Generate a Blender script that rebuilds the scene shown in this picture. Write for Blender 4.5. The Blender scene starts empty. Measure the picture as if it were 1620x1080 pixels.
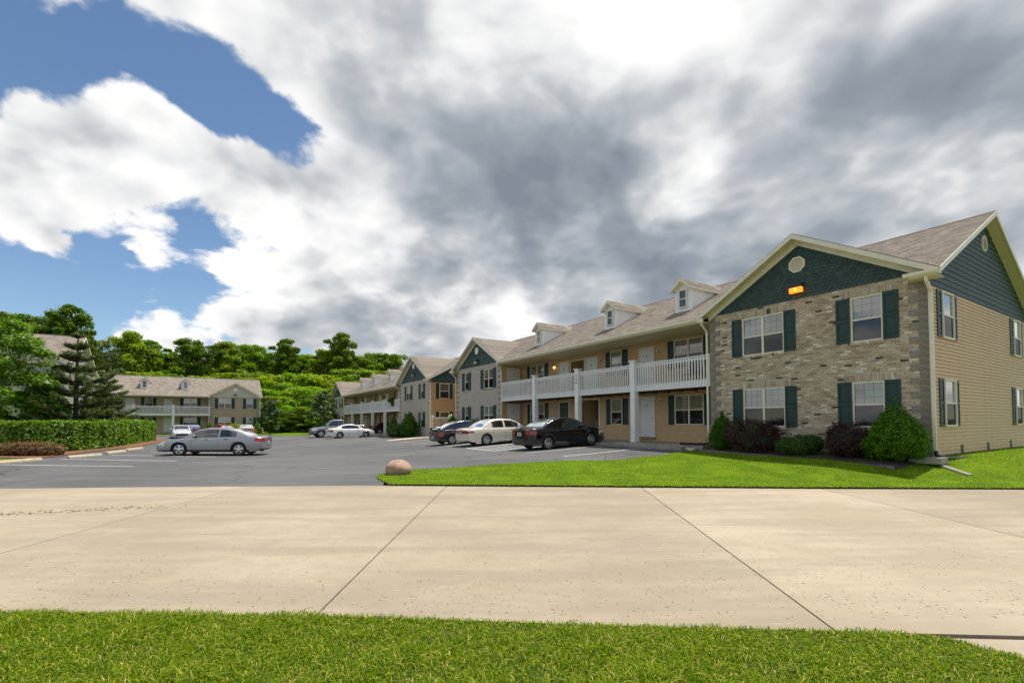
import bpy, bmesh, math, random
import numpy as np
from mathutils import Vector, Matrix, geometry

R = math.radians
random.seed(11)
rng = np.random.default_rng(11)
sc = bpy.context.scene
col = sc.collection

# ------------------------------------------------------------------ camera
F_PX, PITCH, ROLL, CAM_Z = 755.34, R(1.6717), R(-0.2461), 1.6
cam_d = bpy.data.cameras.new('camera')
cam = bpy.data.objects.new('camera', cam_d)
col.objects.link(cam)
cam_d.sensor_width = 36.0
cam_d.lens = F_PX / 1620.0 * 36.0
cam_d.shift_y = (645.31 - 540.0) / 1620.0
cam_d.clip_start = 0.05
cam_d.clip_end = 4000
cam.matrix_world = (Matrix.Translation((0, 0, CAM_Z)) @ Matrix.Rotation(R(90) + PITCH, 4, 'X')
                    @ Matrix.Rotation(ROLL, 4, 'Z'))
sc.camera = cam

# the grid of the estate: U runs along the fronts of the right-hand row, V points into the buildings
TH = R(32.527)
U = Vector((-math.sin(TH), math.cos(TH), 0))
V = Vector((math.cos(TH), math.sin(TH), 0))
OA = Vector((12.0906, 13.749, 0))
def uv(u, v, z=0.0):
    p = OA + U * u + V * v
    return Vector((p.x, p.y, z))

# ------------------------------------------------------------------ world and sun
SUN_EL = R(71)
sun_h = (V * 0.97 - U * 0.05).normalized()
SUN = Vector((sun_h.x * math.cos(SUN_EL), sun_h.y * math.cos(SUN_EL), math.sin(SUN_EL)))
sd = bpy.data.lights.new('sun', 'SUN')
sd.energy = 3.5
sd.angle = R(0.6)
sd.color = (1.0, 0.95, 0.86)
so = bpy.data.objects.new('sun', sd)
so.rotation_euler = SUN.to_track_quat('Z', 'Y').to_euler()
so.location = (0, 0, 60)
col.objects.link(so)

world = bpy.data.worlds.new('World')
sc.world = world
world.use_nodes = True
wt = world.node_tree
wt.nodes.clear()

def nd(t, typ, ins=None, **attr):
    n = t.nodes.new(typ)
    for k, v in attr.items():
        setattr(n, k, v)
    for k, v in (ins or {}).items():
        if isinstance(v, bpy.types.NodeSocket):
            t.links.new(v, n.inputs[k])
        else:
            n.inputs[k].default_value = v
    return n
def mth(t, op, a, b=None, c=None, clamp=False):
    n = t.nodes.new('ShaderNodeMath')
    n.operation = op
    n.use_clamp = clamp
    for i, v in enumerate((a, b, c)):
        if v is None: continue
        if isinstance(v, bpy.types.NodeSocket): t.links.new(v, n.inputs[i])
        else: n.inputs[i].default_value = v
    return n.outputs[0]
def vmth(t, op, a, b=None, scale=None):
    n = t.nodes.new('ShaderNodeVectorMath')
    n.operation = op
    for i, v in enumerate((a, b)):
        if v is None: continue
        if isinstance(v, bpy.types.NodeSocket): t.links.new(v, n.inputs[i])
        else: n.inputs[i].default_value = v
    if scale is not None:
        if isinstance(scale, bpy.types.NodeSocket): t.links.new(scale, n.inputs['Scale'])
        else: n.inputs['Scale'].default_value = scale
    return n
def smooth(t, x, lo, hi, a=0.0, b=1.0):
    n = nd(t, 'ShaderNodeMapRange', {'Value': x, 'From Min': lo, 'From Max': hi, 'To Min': a, 'To Max': b}, interpolation_type='SMOOTHSTEP')
    return n.outputs['Result']
def mixc(t, fac, a, b, mode='MIX'):
    n = t.nodes.new('ShaderNodeMix')
    n.data_type = 'RGBA'
    n.blend_type = mode
    for k, v in ((0, fac), (6, a), (7, b)):
        if isinstance(v, bpy.types.NodeSocket): t.links.new(v, n.inputs[k])
        else: n.inputs[k].default_value = v if k == 0 else (*v, 1.0)
    return n.outputs[2]

def sky_dir(px, py):                    # compass direction of a cloud bank
    M = cam.matrix_world.to_3x3()
    return (M @ Vector(((px - 810) / F_PX, (645.31 - py) / F_PX, -1.0))).normalized()

tcw = nd(wt, 'ShaderNodeTexCoord')
D = vmth(wt, 'NORMALIZE', tcw.outputs['Generated']).outputs[0]
sep = nd(wt, 'ShaderNodeSeparateXYZ', {0: D})
zc = mth(wt, 'ADD', mth(wt, 'MAXIMUM', sep.outputs[2], 0.0), 0.42)
P = vmth(wt, 'SCALE', D, scale=mth(wt, 'DIVIDE', 1.0, zc)).outputs[0]
P = vmth(wt, 'MULTIPLY', P, (1.0, 1.0, 0.9)).outputs[0]
wn = nd(wt, 'ShaderNodeTexNoise', {'Vector': P, 'Scale': 2.4, 'Detail': 3.0, 'Roughness': 0.5})
warp = vmth(wt, 'SCALE', vmth(wt, 'SUBTRACT', wn.outputs['Color'], (0.5, 0.5, 0.5)).outputs[0], scale=0.16).outputs[0]
PW = vmth(wt, 'ADD', P, warp).outputs[0]
def cloud_noise(vec, scale, detail, rough):
    return nd(wt, 'ShaderNodeTexNoise', {'Vector': vec, 'Scale': scale, 'Detail': detail, 'Roughness': rough}).outputs[0]
def puffs(vec, nz, dt_):
    """billowing heads: rounded cells broken up by fine noise"""
    f_ = vmth(wt, 'ADD', vec, vmth(wt, 'SCALE', vmth(wt, 'SUBTRACT', cloud_col(vec), (0.5, 0.5, 0.5)).outputs[0], scale=0.10).outputs[0]).outputs[0]
    v_ = nd(wt, 'ShaderNodeTexVoronoi', {'Vector': f_, 'Scale': 5.4, 'Detail': dt_, 'Roughness': 0.45, 'Lacunarity': 2.3}, normalize=True).outputs['Distance']
    return mth(wt, 'ADD', mth(wt, 'MULTIPLY', nz, 0.66), mth(wt, 'MULTIPLY_ADD', v_, -0.42, 0.34))
def cloud_col(vec):
    return nd(wt, 'ShaderNodeTexNoise', {'Vector': vec, 'Scale': 9.0, 'Detail': 3.0, 'Roughness': 0.55}).outputs['Color']
n1 = puffs(PW, cloud_noise(PW, 4.2, 7.0, 0.56), 2.0)
PS = vmth(wt, 'ADD', PW, (sun_h.x * 0.05, sun_h.y * 0.05, 0.08)).outputs[0]
n2 = puffs(PS, cloud_noise(PS, 4.2, 3.0, 0.52), 1.0)
n3 = cloud_noise(P, 1.7, 3.0, 0.5)
# cloud banks: place, width in degrees, how much cloud, how much shade in it
BANKS = [
 (60, 120, 7, -.30, 0), (150, 110, 6, -.24, 0), (270, 120, 6, -.30, 0), (370, 180, 5, -.26, 0), (450, 210, 5, -.26, 0), (510, 240, 4, -.30, 0), (0, 100, 6, -.2, 0), (330, 130, 4, -.1, 0),
 (170, 352, 4, -.26, 0), (310, 376, 5, -.26, 0), (430, 372, 4, -.22, 0), (560, 362, 3, -.26, 0), (120, 480, 9, -.34, 0), (290, 450, 4, -.2, 0), (20, 440, 6, -.14, 0), (200, 430, 4, -.1, 0), (805, 482, 2, -.3, 0),
 (80, 0, 6, .28, -.05), (190, 150, 2.4, .40, -.1), (250, 190, 2.6, .34, -.1), (310, 215, 2.4, .26, -.1), (420, 60, 6, .1, 0),
 (30, 215, 5, .34, -.22), (120, 235, 5, .34, -.18), (170, 300, 4, .28, .12), (280, 260, 5, .34, -.10), (380, 285, 5, .34, -.12), (470, 320, 5, .3, -.12), (230, 325, 3, .2, .16), (560, 320, 4, .2, -.1),
 (20, 320, 4, .34, -.1), (70, 385, 3, .36, .0), (228, 398, 2.4, .42, -.15), (243, 462, 1.6, .36, -.15),
 (400, 412, 4, .32, -.26), (470, 425, 5, .24, -.22), (340, 470, 4, .28, -.14), (540, 440, 6, .2, -.06), (430, 520, 4, .2, .16), (560, 525, 5, .2, .24), (700, 530, 6, .2, .24), (200, 530, 4, .22, -.15), (640, 470, 4, 0, .06), (290, 520, 3, .2, -.1),
 (640, 130, 11, .30, -.02), (900, 250, 17, .44, .06), (1350, 220, 26, .46, .06), (760, 420, 14, .36, .06), (1000, 60, 10, .2, 0),
 (480, 90, 6, .1, .14), (600, 180, 5, .1, .16), (650, 250, 4, .1, .10), (950, 200, 7, 0, .24), (870, 290, 7, 0, .22), (1085, 120, 4, 0, .24), (840, 110, 3, 0, .22), (790, 370, 7, 0, .20), (690, 300, 5, 0, .08),
 (1000, 430, 8, 0, .28), (1220, 380, 7, 0, .26), (880, 420, 6, 0, .16), (1130, 430, 6, 0, .24), (1480, 170, 10, 0, .22), (1330, 130, 6, 0, .24), (1560, 330, 9, 0, .18), (1400, 400, 8, 0, .10), (1180, 130, 4, 0, .16),
 (700, 60, 8, .1, -.24), (970, 30, 6, .2, -.40), (1070, 50, 4, .1, -.32), (1130, 250, 5, .1, -.40), (1060, 330, 4, .1, -.30), (1215, 190, 4, .1, -.24), (820, 500, 4, 0, -.34), (890, 20, 5, .1, -.28),
 (1240, 300, 4, 0, -.14), (1430, 330, 4, 0, -.16), (600, 370, 4, 0, -.18), (1170, 20, 4, 0, -.28), (730, 470, 4, 0, -.1),
]
cov, dark = 0.03, 0.40
for (px, py, sg, wc, wd) in BANKS:
    d_ = sky_dir(px, py)
    k = 1.0 / (1.0 - math.cos(R(sg)))
    dt = vmth(wt, 'DOT_PRODUCT', D, tuple(d_)).outputs['Value']
    g = mth(wt, 'EXPONENT', mth(wt, 'MULTIPLY_ADD', dt, k, -k))
    if wc: cov = mth(wt, 'MULTIPLY_ADD', g, wc, cov)
    if wd: dark = mth(wt, 'MULTIPLY_ADD', g, wd, dark)
dens = mth(wt, 'ADD', mth(wt, 'MULTIPLY_ADD', n1, 2.8, -1.00), cov)
mask = smooth(wt, dens, 0.44, 0.64)
edge = smooth(wt, dens, 0.55, 1.10)
lit = mth(wt, 'SUBTRACT', n1, n2)
shade = mth(wt, 'ADD', mth(wt, 'ADD', dark, mth(wt, 'MULTIPLY_ADD', edge, 0.16, -0.24)),
            mth(wt, 'ADD', mth(wt, 'MULTIPLY', lit, -2.6), mth(wt, 'MULTIPLY_ADD', n1, 1.0, -0.50)))
shade = mth(wt, 'ADD', shade, mth(wt, 'MULTIPLY_ADD', n3, 0.7, -0.35))
ramp = nd(wt, 'ShaderNodeValToRGB', {'Fac': mth(wt, 'MULTIPLY', shade, 0.88, clamp=True)})
cr = ramp.color_ramp
cr.elements[0].position = 0.0; cr.elements[0].color = (0.75, 0.745, 0.735, 1)
cr.elements[1].position = 1.0; cr.elements[1].color = (0.165, 0.192, 0.228, 1)
for p_, c_ in ((0.22, (0.60, 0.605, 0.61)), (0.46, (0.38, 0.40, 0.425)), (0.72, (0.235, 0.265, 0.30))):
    e_ = cr.elements.new(p_); e_.color = (*c_, 1)
skt = nd(wt, 'ShaderNodeTexSky', sky_type='NISHITA', sun_disc=False)
skt.sun_elevation = SUN_EL; skt.altitude = 200
skt.sun_rotation = math.atan2(SUN.x, SUN.y)
skt.dust_density = 0.2
skt.ozone_density = 1.3
blue = mixc(wt, 1.0, skt.outputs[0], (0.080, 0.088, 0.092), 'MULTIPLY')
skyc = mixc(wt, mask, blue, ramp.outputs[0])
bg = nd(wt, 'ShaderNodeBackground', {'Color': skyc, 'Strength': 1.0})
wo = nd(wt, 'ShaderNodeOutputWorld', {'Surface': bg.outputs[0]})
world.cycles.sampling_method = 'MANUAL'
world.cycles.sample_map_resolution = 512

sc.view_settings.view_transform = 'Standard'
sc.view_settings.look = 'None'
sc.view_settings.exposure = 0.5
sc.view_settings.gamma = 1.0
sc.view_settings.use_curve_mapping = False
sc.render.engine = 'CYCLES'

# ------------------------------------------------------------------ materials
MATS = {}
def mat(name, c, rough=0.7, var=0.0, scale=4.0, bump=0.0, bscale=60.0, metal=0.0, spec=0.5, c2=None, island=0.0, coat=0.0, detail=5.0, stretch=None, extra=None):
    if name in MATS: return MATS[name]
    m = bpy.data.materials.new(name)
    m.use_nodes = True
    t = m.node_tree
    b = t.nodes['Principled BSDF']
    b.inputs['Roughness'].default_value = rough
    b.inputs['Metallic'].default_value = metal
    b.inputs['Specular IOR Level'].default_value = spec
    if coat: b.inputs['Coat Weight'].default_value = coat; b.inputs['Coat Roughness'].default_value = 0.03
    c = tuple(c)
    colr = None
    tc = nd(t, 'ShaderNodeTexCoord')
    vec = tc.outputs['Object']
    if stretch: vec = vmth(t, 'MULTIPLY', vec, stretch).outputs[0]
    if var or c2:
        n = nd(t, 'ShaderNodeTexNoise', {'Vector': vec, 'Scale': scale, 'Detail': detail, 'Roughness': 0.62})
        lo = c2 if c2 else tuple(x * (1 - var) for x in c)
        hi = c if c2 else tuple(min(1, x * (1 + var)) for x in c)
        colr = mixc(t, smooth(t, n.outputs[0], 0.32, 0.68), lo, hi)
    if island:
        gi = nd(t, 'ShaderNodeNewGeometry').outputs['Random Per Island']
        f = mth(t, 'MULTIPLY_ADD', gi, island * 2, 1 - island)
        src = colr if colr else nd(t, 'ShaderNodeRGB').outputs[0]
        if not colr: src.default_value = (*c, 1)
        comb = nd(t, 'ShaderNodeCombineColor', {0: f, 1: f, 2: f})
        colr = mixc(t, 1.0, src, comb.outputs[0], 'MULTIPLY')
    if colr: t.links.new(colr, b.inputs['Base Color'])
    else: b.inputs['Base Color'].default_value = (*c, 1)
    if bump:
        n = nd(t, 'ShaderNodeTexNoise', {'Vector': vec, 'Scale': bscale, 'Detail': 4.0})
        bp = nd(t, 'ShaderNodeBump', {'Height': n.outputs[0], 'Strength': bump, 'Distance': 0.01})
        t.links.new(bp.outputs[0], b.inputs['Normal'])
    MATS[name] = m
    return m

def leafmat(name, c1, c2, c3=None, trans=0.35, rough=0.5, spec=0.4):
    """foliage: every leaf its own tone"""
    if name in MATS: return MATS[name]
    m = bpy.data.materials.new(name); m.use_nodes = True
    t = m.node_tree
    b = t.nodes['Principled BSDF']; out = t.nodes['Material Output']
    gi = nd(t, 'ShaderNodeNewGeometry').outputs['Random Per Island']
    rp = nd(t, 'ShaderNodeValToRGB', {'Fac': gi})
    e = rp.color_ramp.elements
    e[0].color = (*c1, 1); e[1].color = (*c2, 1); e[1].position = 0.85
    if c3: x = rp.color_ramp.elements.new(0.97); x.color = (*c3, 1)
    oi = nd(t, 'ShaderNodeObjectInfo').outputs['Random']
    f = mth(t, 'MULTIPLY_ADD', oi, 0.45, 0.70)
    h_ = mth(t, 'MULTIPLY', f, mth(t, 'MULTIPLY_ADD', mth(t, 'FRACT', mth(t, 'MULTIPLY', oi, 7.3)), 0.40, 0.78))
    colr = mixc(t, 1.0, rp.outputs[0], nd(t, 'ShaderNodeCombineColor', {0: h_, 1: f, 2: f}).outputs[0], 'MULTIPLY')
    t.links.new(colr, b.inputs['Base Color'])
    b.inputs['Roughness'].default_value = rough
    b.inputs['Specular IOR Level'].default_value = spec
    tr = nd(t, 'ShaderNodeBsdfTranslucent')
    t.links.new(mixc(t, 1.0, colr, (1.5, 1.7, 0.5), 'MULTIPLY'), tr.inputs[0])
    mx = nd(t, 'ShaderNodeMixShader', {0: trans, 1: b.outputs[0], 2: tr.outputs[0]})
    t.links.new(mx.outputs[0], out.inputs[0])
    MATS[name] = m
    return m

def glassmat(name, tint=(0.02, 0.025, 0.028), clear=0.7, refl=1.0):
    """thin window glass: a clear pane that mirrors more at grazing angles"""
    if name in MATS: return MATS[name]
    m = bpy.data.materials.new(name); m.use_nodes = True
    t = m.node_tree; t.nodes.clear()
    out = nd(t, 'ShaderNodeOutputMaterial')
    fr = nd(t, 'ShaderNodeFresnel', {'IOR': 1.55})
    tp = nd(t, 'ShaderNodeBsdfTransparent', {0: (clear, clear * 1.02, clear, 1)})
    df = nd(t, 'ShaderNodeBsdfDiffuse', {0: (*tint, 1)})
    gl = nd(t, 'ShaderNodeBsdfGlossy', {0: (1, 1, 1, 1), 'Roughness': 0.03})
    m1 = nd(t, 'ShaderNodeMixShader', {0: 0.25, 1: tp.outputs[0], 2: df.outputs[0]})
    m2 = nd(t, 'ShaderNodeMixShader', {0: mth(t, 'MULTIPLY_ADD', fr.outputs[0], refl, 0.06, clamp=True), 1: m1.outputs[0], 2: gl.outputs[0]})
    t.links.new(m2.outputs[0], out.inputs[0])
    MATS[name] = m
    return m

def emitmat(name, c, e, strength):
    m = mat(name, c, 0.3)
    b = m.node_tree.nodes['Principled BSDF']
    b.inputs['Emission Color'].default_value = (*e, 1)
    b.inputs['Emission Strength'].default_value = strength
    return m

M_TRIM = mat('cream_trim', (0.74, 0.69, 0.54), 0.45, 0.05, 3)
M_WHITE = mat('white_vinyl', (0.80, 0.80, 0.78), 0.35, 0.04, 2)
M_DOOR = mat('white_door', (0.74, 0.73, 0.70), 0.4, 0.03, 2)
M_TEAL = mat('shutter_green', (0.013, 0.043, 0.039), 0.42, 0.18, 5, spec=0.4)
M_SHING = mat('gable_green', (0.030, 0.062, 0.053), 0.6, 0.15, 6, island=0.24)
M_SIDE = mat('tan_siding', (0.60, 0.41, 0.215), 0.5, 0.06, 3, bump=0.1, bscale=30)
M_SIDE_B = mat('warm_tan_siding', (0.52, 0.32, 0.14), 0.5, 0.06, 3)
M_SIDE_C = mat('beige_siding', (0.50, 0.41, 0.28), 0.55, 0.06, 3)
M_SIDE_D = mat('grey_green_siding', (0.34, 0.36, 0.29), 0.55, 0.06, 3)
M_CREAM = mat('cream_gable', (0.58, 0.53, 0.42), 0.5, 0.04, 3)
M_SOFFIT = mat('soffit', (0.62, 0.56, 0.36), 0.5, 0.04, 4)
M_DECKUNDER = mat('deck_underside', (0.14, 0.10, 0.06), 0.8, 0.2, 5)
M_MORTAR = mat('mortar', (0.46, 0.41, 0.33), 0.95, 0.12, 8, bump=0.3)
M_QUOIN = mat('quoin_stone', (0.235, 0.205, 0.165), 0.9, 0.25, 7, bump=0.5, bscale=40, island=0.15)
M_KEY = mat('keystone', (0.46, 0.39, 0.28), 0.85, 0.1, 9)
M_BLIND = mat('white_blind', (0.78, 0.79, 0.78), 0.5)
M_DIM = mat('painted_room_shade', (0.035, 0.038, 0.04), 0.9)  # flat panel behind glass; the unlit room's shade is in its colour
M_SCREEN = mat('insect_screen', (0.045, 0.05, 0.055), 0.7)
M_GLASS = glassmat('window_glass', (0.03, 0.035, 0.04), 0.9, 1.6)
M_SCREENGLASS = glassmat('screened_glass', (0.03, 0.034, 0.038), 0.12, 0.25)
M_CONC = mat('concrete_trim', (0.30, 0.275, 0.225), 0.9, 0.18, 5, bump=0.3)
M_STOP = mat('wheel_stop_concrete', (0.50, 0.43, 0.29), 0.9, 0.16, 4, bump=0.3)
M_BLACK = mat('black_plastic', (0.012, 0.012, 0.012), 0.45)
M_TYRE = mat('tyre_rubber', (0.014, 0.014, 0.015), 0.8, 0.2, 10)
M_RIM = mat('alloy_rim', (0.62, 0.63, 0.64), 0.28, metal=0.85)
M_CHROME = mat('chrome', (0.8, 0.8, 0.8), 0.12, metal=1.0)
M_BARK = mat('bark', (0.075, 0.055, 0.04), 0.95, 0.35, 9, bump=0.6, bscale=14)
M_MULCH = mat('bark_mulch', (0.19, 0.085, 0.042), 0.95, 0.5, 14, bump=1.0, bscale=30)
M_INK = mat('dark_lettering', (0.02, 0.02, 0.022), 0.5)

def brick_mat():
    m = bpy.data.materials.new('tan_brick'); m.use_nodes = True
    t = m.node_tree; b = t.nodes['Principled BSDF']
    gi = nd(t, 'ShaderNodeNewGeometry').outputs['Random Per Island']
    rp = nd(t, 'ShaderNodeValToRGB', {'Fac': gi}); e = rp.color_ramp.elements
    rp.color_ramp.interpolation = 'CONSTANT'
    e[0].color = (0.07, 0.055, 0.043, 1); e[1].position = 0.035; e[1].color = (0.36, 0.275, 0.19, 1)
    for p_, c_ in ((0.15, (0.47, 0.37, 0.255)), (0.36, (0.54, 0.44, 0.315)), (0.55, (0.42, 0.33, 0.225)), (0.66, (0.50, 0.42, 0.31)), (0.80, (0.58, 0.50, 0.385)), (0.93, (0.72, 0.66, 0.55))):
        x = rp.color_ramp.elements.new(p_); x.color = (*c_, 1)
    tc = nd(t, 'ShaderNodeTexCoord')
    n = nd(t, 'ShaderNodeTexNoise', {'Vector': tc.outputs['Object'], 'Scale': 22.0, 'Detail': 6.0})
    colr = mixc(t, mth(t, 'MULTIPLY', smooth(t, n.outputs[0], 0.4, 0.75), 0.35), rp.outputs[0], (0.24, 0.19, 0.14))
    t.links.new(colr, b.inputs['Base Color']); b.inputs['Roughness'].default_value = 0.92
    bp = nd(t, 'ShaderNodeBump', {'Height': n.outputs[0], 'Strength': 0.6, 'Distance': 0.006})
    t.links.new(bp.outputs[0], b.inputs['Normal'])
    return m
M_BRICK = brick_mat()

def far_brick(name, base, alt, mort):
    m = bpy.data.materials.new(name); m.use_nodes = True
    t = m.node_tree; b = t.nodes['Principled BSDF']; b.inputs['Roughness'].default_value = 0.92
    tc = nd(t, 'ShaderNodeTexCoord')
    sp = nd(t, 'ShaderNodeSeparateXYZ', {0: tc.outputs['Object']})
    xy = mth(t, 'ADD', sp.outputs[0], sp.outputs[1])
    cb = nd(t, 'ShaderNodeCombineXYZ', {0: xy, 1: sp.outputs[2], 2: 0.0})
    br = nd(t, 'ShaderNodeTexBrick', {'Vector': cb.outputs[0], 'Color1': (*base, 1), 'Color2': (*alt, 1), 'Mortar': (*mort, 1), 'Scale': 1.0,
            'Mortar Size': 0.006, 'Brick Width': 0.21, 'Row Height': 0.075, 'Bias': -0.2})
    n = nd(t, 'ShaderNodeTexNoise', {'Vector': tc.outputs['Object'], 'Scale': 9.0, 'Detail': 8.0, 'Roughness': 0.75})
    colr = mixc(t, mth(t, 'MULTIPLY', smooth(t, n.outputs[0], 0.5, 0.66), 0.6), br.outputs[0], tuple(x * 0.45 for x in base))
    t.links.new(colr, b.inputs['Base Color'])
    bp = nd(t, 'ShaderNodeBump', {'Height': br.outputs['Fac'], 'Strength': 0.4, 'Distance': -0.01})
    t.links.new(bp.outputs[0], b.inputs['Normal'])
    return m
M_BRICK_SHADED = far_brick('shade_greyed_brick', (0.50, 0.455, 0.39), (0.38, 0.33, 0.27), (0.46, 0.42, 0.35))  # same brick as the near wing, its shaded look painted in as grey
M_BRICK_TAN = far_brick('pale_tan_brick', (0.46, 0.36, 0.25), (0.38, 0.29, 0.19), (0.44, 0.37, 0.28))

def roof_mat():
    m = bpy.data.materials.new('asphalt_shingles'); m.use_nodes = True
    t = m.node_tree; b = t.nodes['Principled BSDF']; b.inputs['Roughness'].default_value = 0.95
    b.inputs['Specular IOR Level'].default_value = 0.2
    u_ = nd(t, 'ShaderNodeUVMap').outputs[0]
    br = nd(t, 'ShaderNodeTexBrick', {'Vector': u_, 'Color1': (0.0, 0, 0, 1), 'Color2': (1, 1, 1, 1), 'Mortar': (0.1, 0.1, 0.1, 1), 'Scale': 1.0,
            'Mortar Size': 0.004, 'Brick Width': 0.30, 'Row Height': 0.145, 'Bias': 0.0}, offset=0.37)
    rp = nd(t, 'ShaderNodeValToRGB', {'Fac': br.outputs[0]}); e = rp.color_ramp.elements
    e[0].color = (0.155, 0.130, 0.108, 1); e[1].color = (0.40, 0.345, 0.285, 1)
    x = e.new(0.5); x.color = (0.28, 0.238, 0.195, 1)
    n = nd(t, 'ShaderNodeTexNoise', {'Vector': u_, 'Scale': 1.1, 'Detail': 6.0, 'Roughness': 0.7})
    n2_ = nd(t, 'ShaderNodeTexNoise', {'Vector': u_, 'Scale': 40.0, 'Detail': 3.0})
    c = mixc(t, mth(t, 'MULTIPLY', n.outputs[0], 0.55), rp.outputs[0], (0.26, 0.222, 0.186))
    c = mixc(t, mth(t, 'MULTIPLY', smooth(t, n2_.outputs[0], 0.45, 0.7), 0.35), c, (0.40, 0.34, 0.29))
    t.links.new(c, b.inputs['Base Color'])
    bp = nd(t, 'ShaderNodeBump', {'Height': n2_.outputs[0], 'Strength': 0.7, 'Distance': 0.01})
    t.links.new(bp.outputs[0], b.inputs['Normal'])
    return m
M_ROOF = roof_mat()

def road_mat():
    m = bpy.data.materials.new('road_concrete'); m.use_nodes = True
    t = m.node_tree; b = t.nodes['Principled BSDF']; b.inputs['Roughness'].default_value = 0.88
    b.inputs['Specular IOR Level'].default_value = 0.25
    tc = nd(t, 'ShaderNodeTexCoord'); v = tc.outputs['Object']
    big = nd(t, 'ShaderNodeTexNoise', {'Vector': v, 'Scale': 0.45, 'Detail': 6.0, 'Roughness': 0.6})
    vs = vmth(t, 'MULTIPLY', v, (0.25, 1.7, 1.0)).outputs[0]
    lane = nd(t, 'ShaderNodeTexNoise', {'Vector': vs, 'Scale': 0.9, 'Detail': 7.0, 'Roughness': 0.65})
    fine = nd(t, 'ShaderNodeTexNoise', {'Vector': v, 'Scale': 14.0, 'Detail': 9.0, 'Roughness': 0.78})
    vb = vmth(t, 'MULTIPLY', v, (120.0, 4.0, 1.0)).outputs[0]
    broom = nd(t, 'ShaderNodeTexNoise', {'Vector': vb, 'Scale': 1.0, 'Detail': 2.0})
    c = mixc(t, smooth(t, big.outputs[0], 0.35, 0.68), (0.350, 0.288, 0.205), (0.430, 0.362, 0.262))
    c = mixc(t, mth(t, 'MULTIPLY', smooth(t, lane.outputs[0], 0.42, 0.62), 0.65), c, (0.30, 0.25, 0.18))
    c = mixc(t, mth(t, 'MULTIPLY', smooth(t, fine.outputs[0], 0.50, 0.72), 0.42), c, (0.26, 0.22, 0.16))
    pit = nd(t, 'ShaderNodeTexVoronoi', {'Vector': v, 'Scale': 9.0, 'Randomness': 1.0})
    c = mixc(t, mth(t, 'MULTIPLY', smooth(t, pit.outputs['Distance'], 0.07, 0.03), 0.5), c, (0.22, 0.19, 0.14))
    mot = nd(t, 'ShaderNodeTexNoise', {'Vector': v, 'Scale': 3.2, 'Detail': 10.0, 'Roughness': 0.8})
    c = mixc(t, mth(t, 'MULTIPLY', smooth(t, mot.outputs[0], 0.46, 0.60), 0.22), c, (0.27, 0.225, 0.155))
    scf = nd(t, 'ShaderNodeTexNoise', {'Vector': vmth(t, 'MULTIPLY', v, (1.3, 7.0, 1.0)).outputs[0], 'Scale': 1.6, 'Detail': 9.0, 'Roughness': 0.75})
    c = mixc(t, mth(t, 'MULTIPLY', smooth(t, scf.outputs[0], 0.58, 0.68), 0.5), c, (0.50, 0.44, 0.34))
    drk = nd(t, 'ShaderNodeTexNoise', {'Vector': vmth(t, 'MULTIPLY', v, (2.0, 9.0, 1.0)).outputs[0], 'Scale': 3.0, 'Detail': 6.0, 'Roughness': 0.7})
    c = mixc(t, mth(t, 'MULTIPLY', smooth(t, drk.outputs[0], 0.64, 0.72), 0.55), c, (0.20, 0.165, 0.11))
    oi = nd(t, 'ShaderNodeObjectInfo').outputs['Random']
    f = mth(t, 'MULTIPLY_ADD', oi, 0.14, 0.93)
    c = mixc(t, 1.0, c, nd(t, 'ShaderNodeCombineColor', {0: f, 1: f, 2: f}).outputs[0], 'MULTIPLY')
    t.links.new(c, b.inputs['Base Color'])
    hh = mth(t, 'MULTIPLY_ADD', broom.outputs[0], 0.25, fine.outputs[0])
    bp = nd(t, 'ShaderNodeBump', {'Height': hh, 'Strength': 0.35, 'Distance': 0.006})
    t.links.new(bp.outputs[0], b.inputs['Normal'])
    return m
M_ROAD = road_mat()

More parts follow.
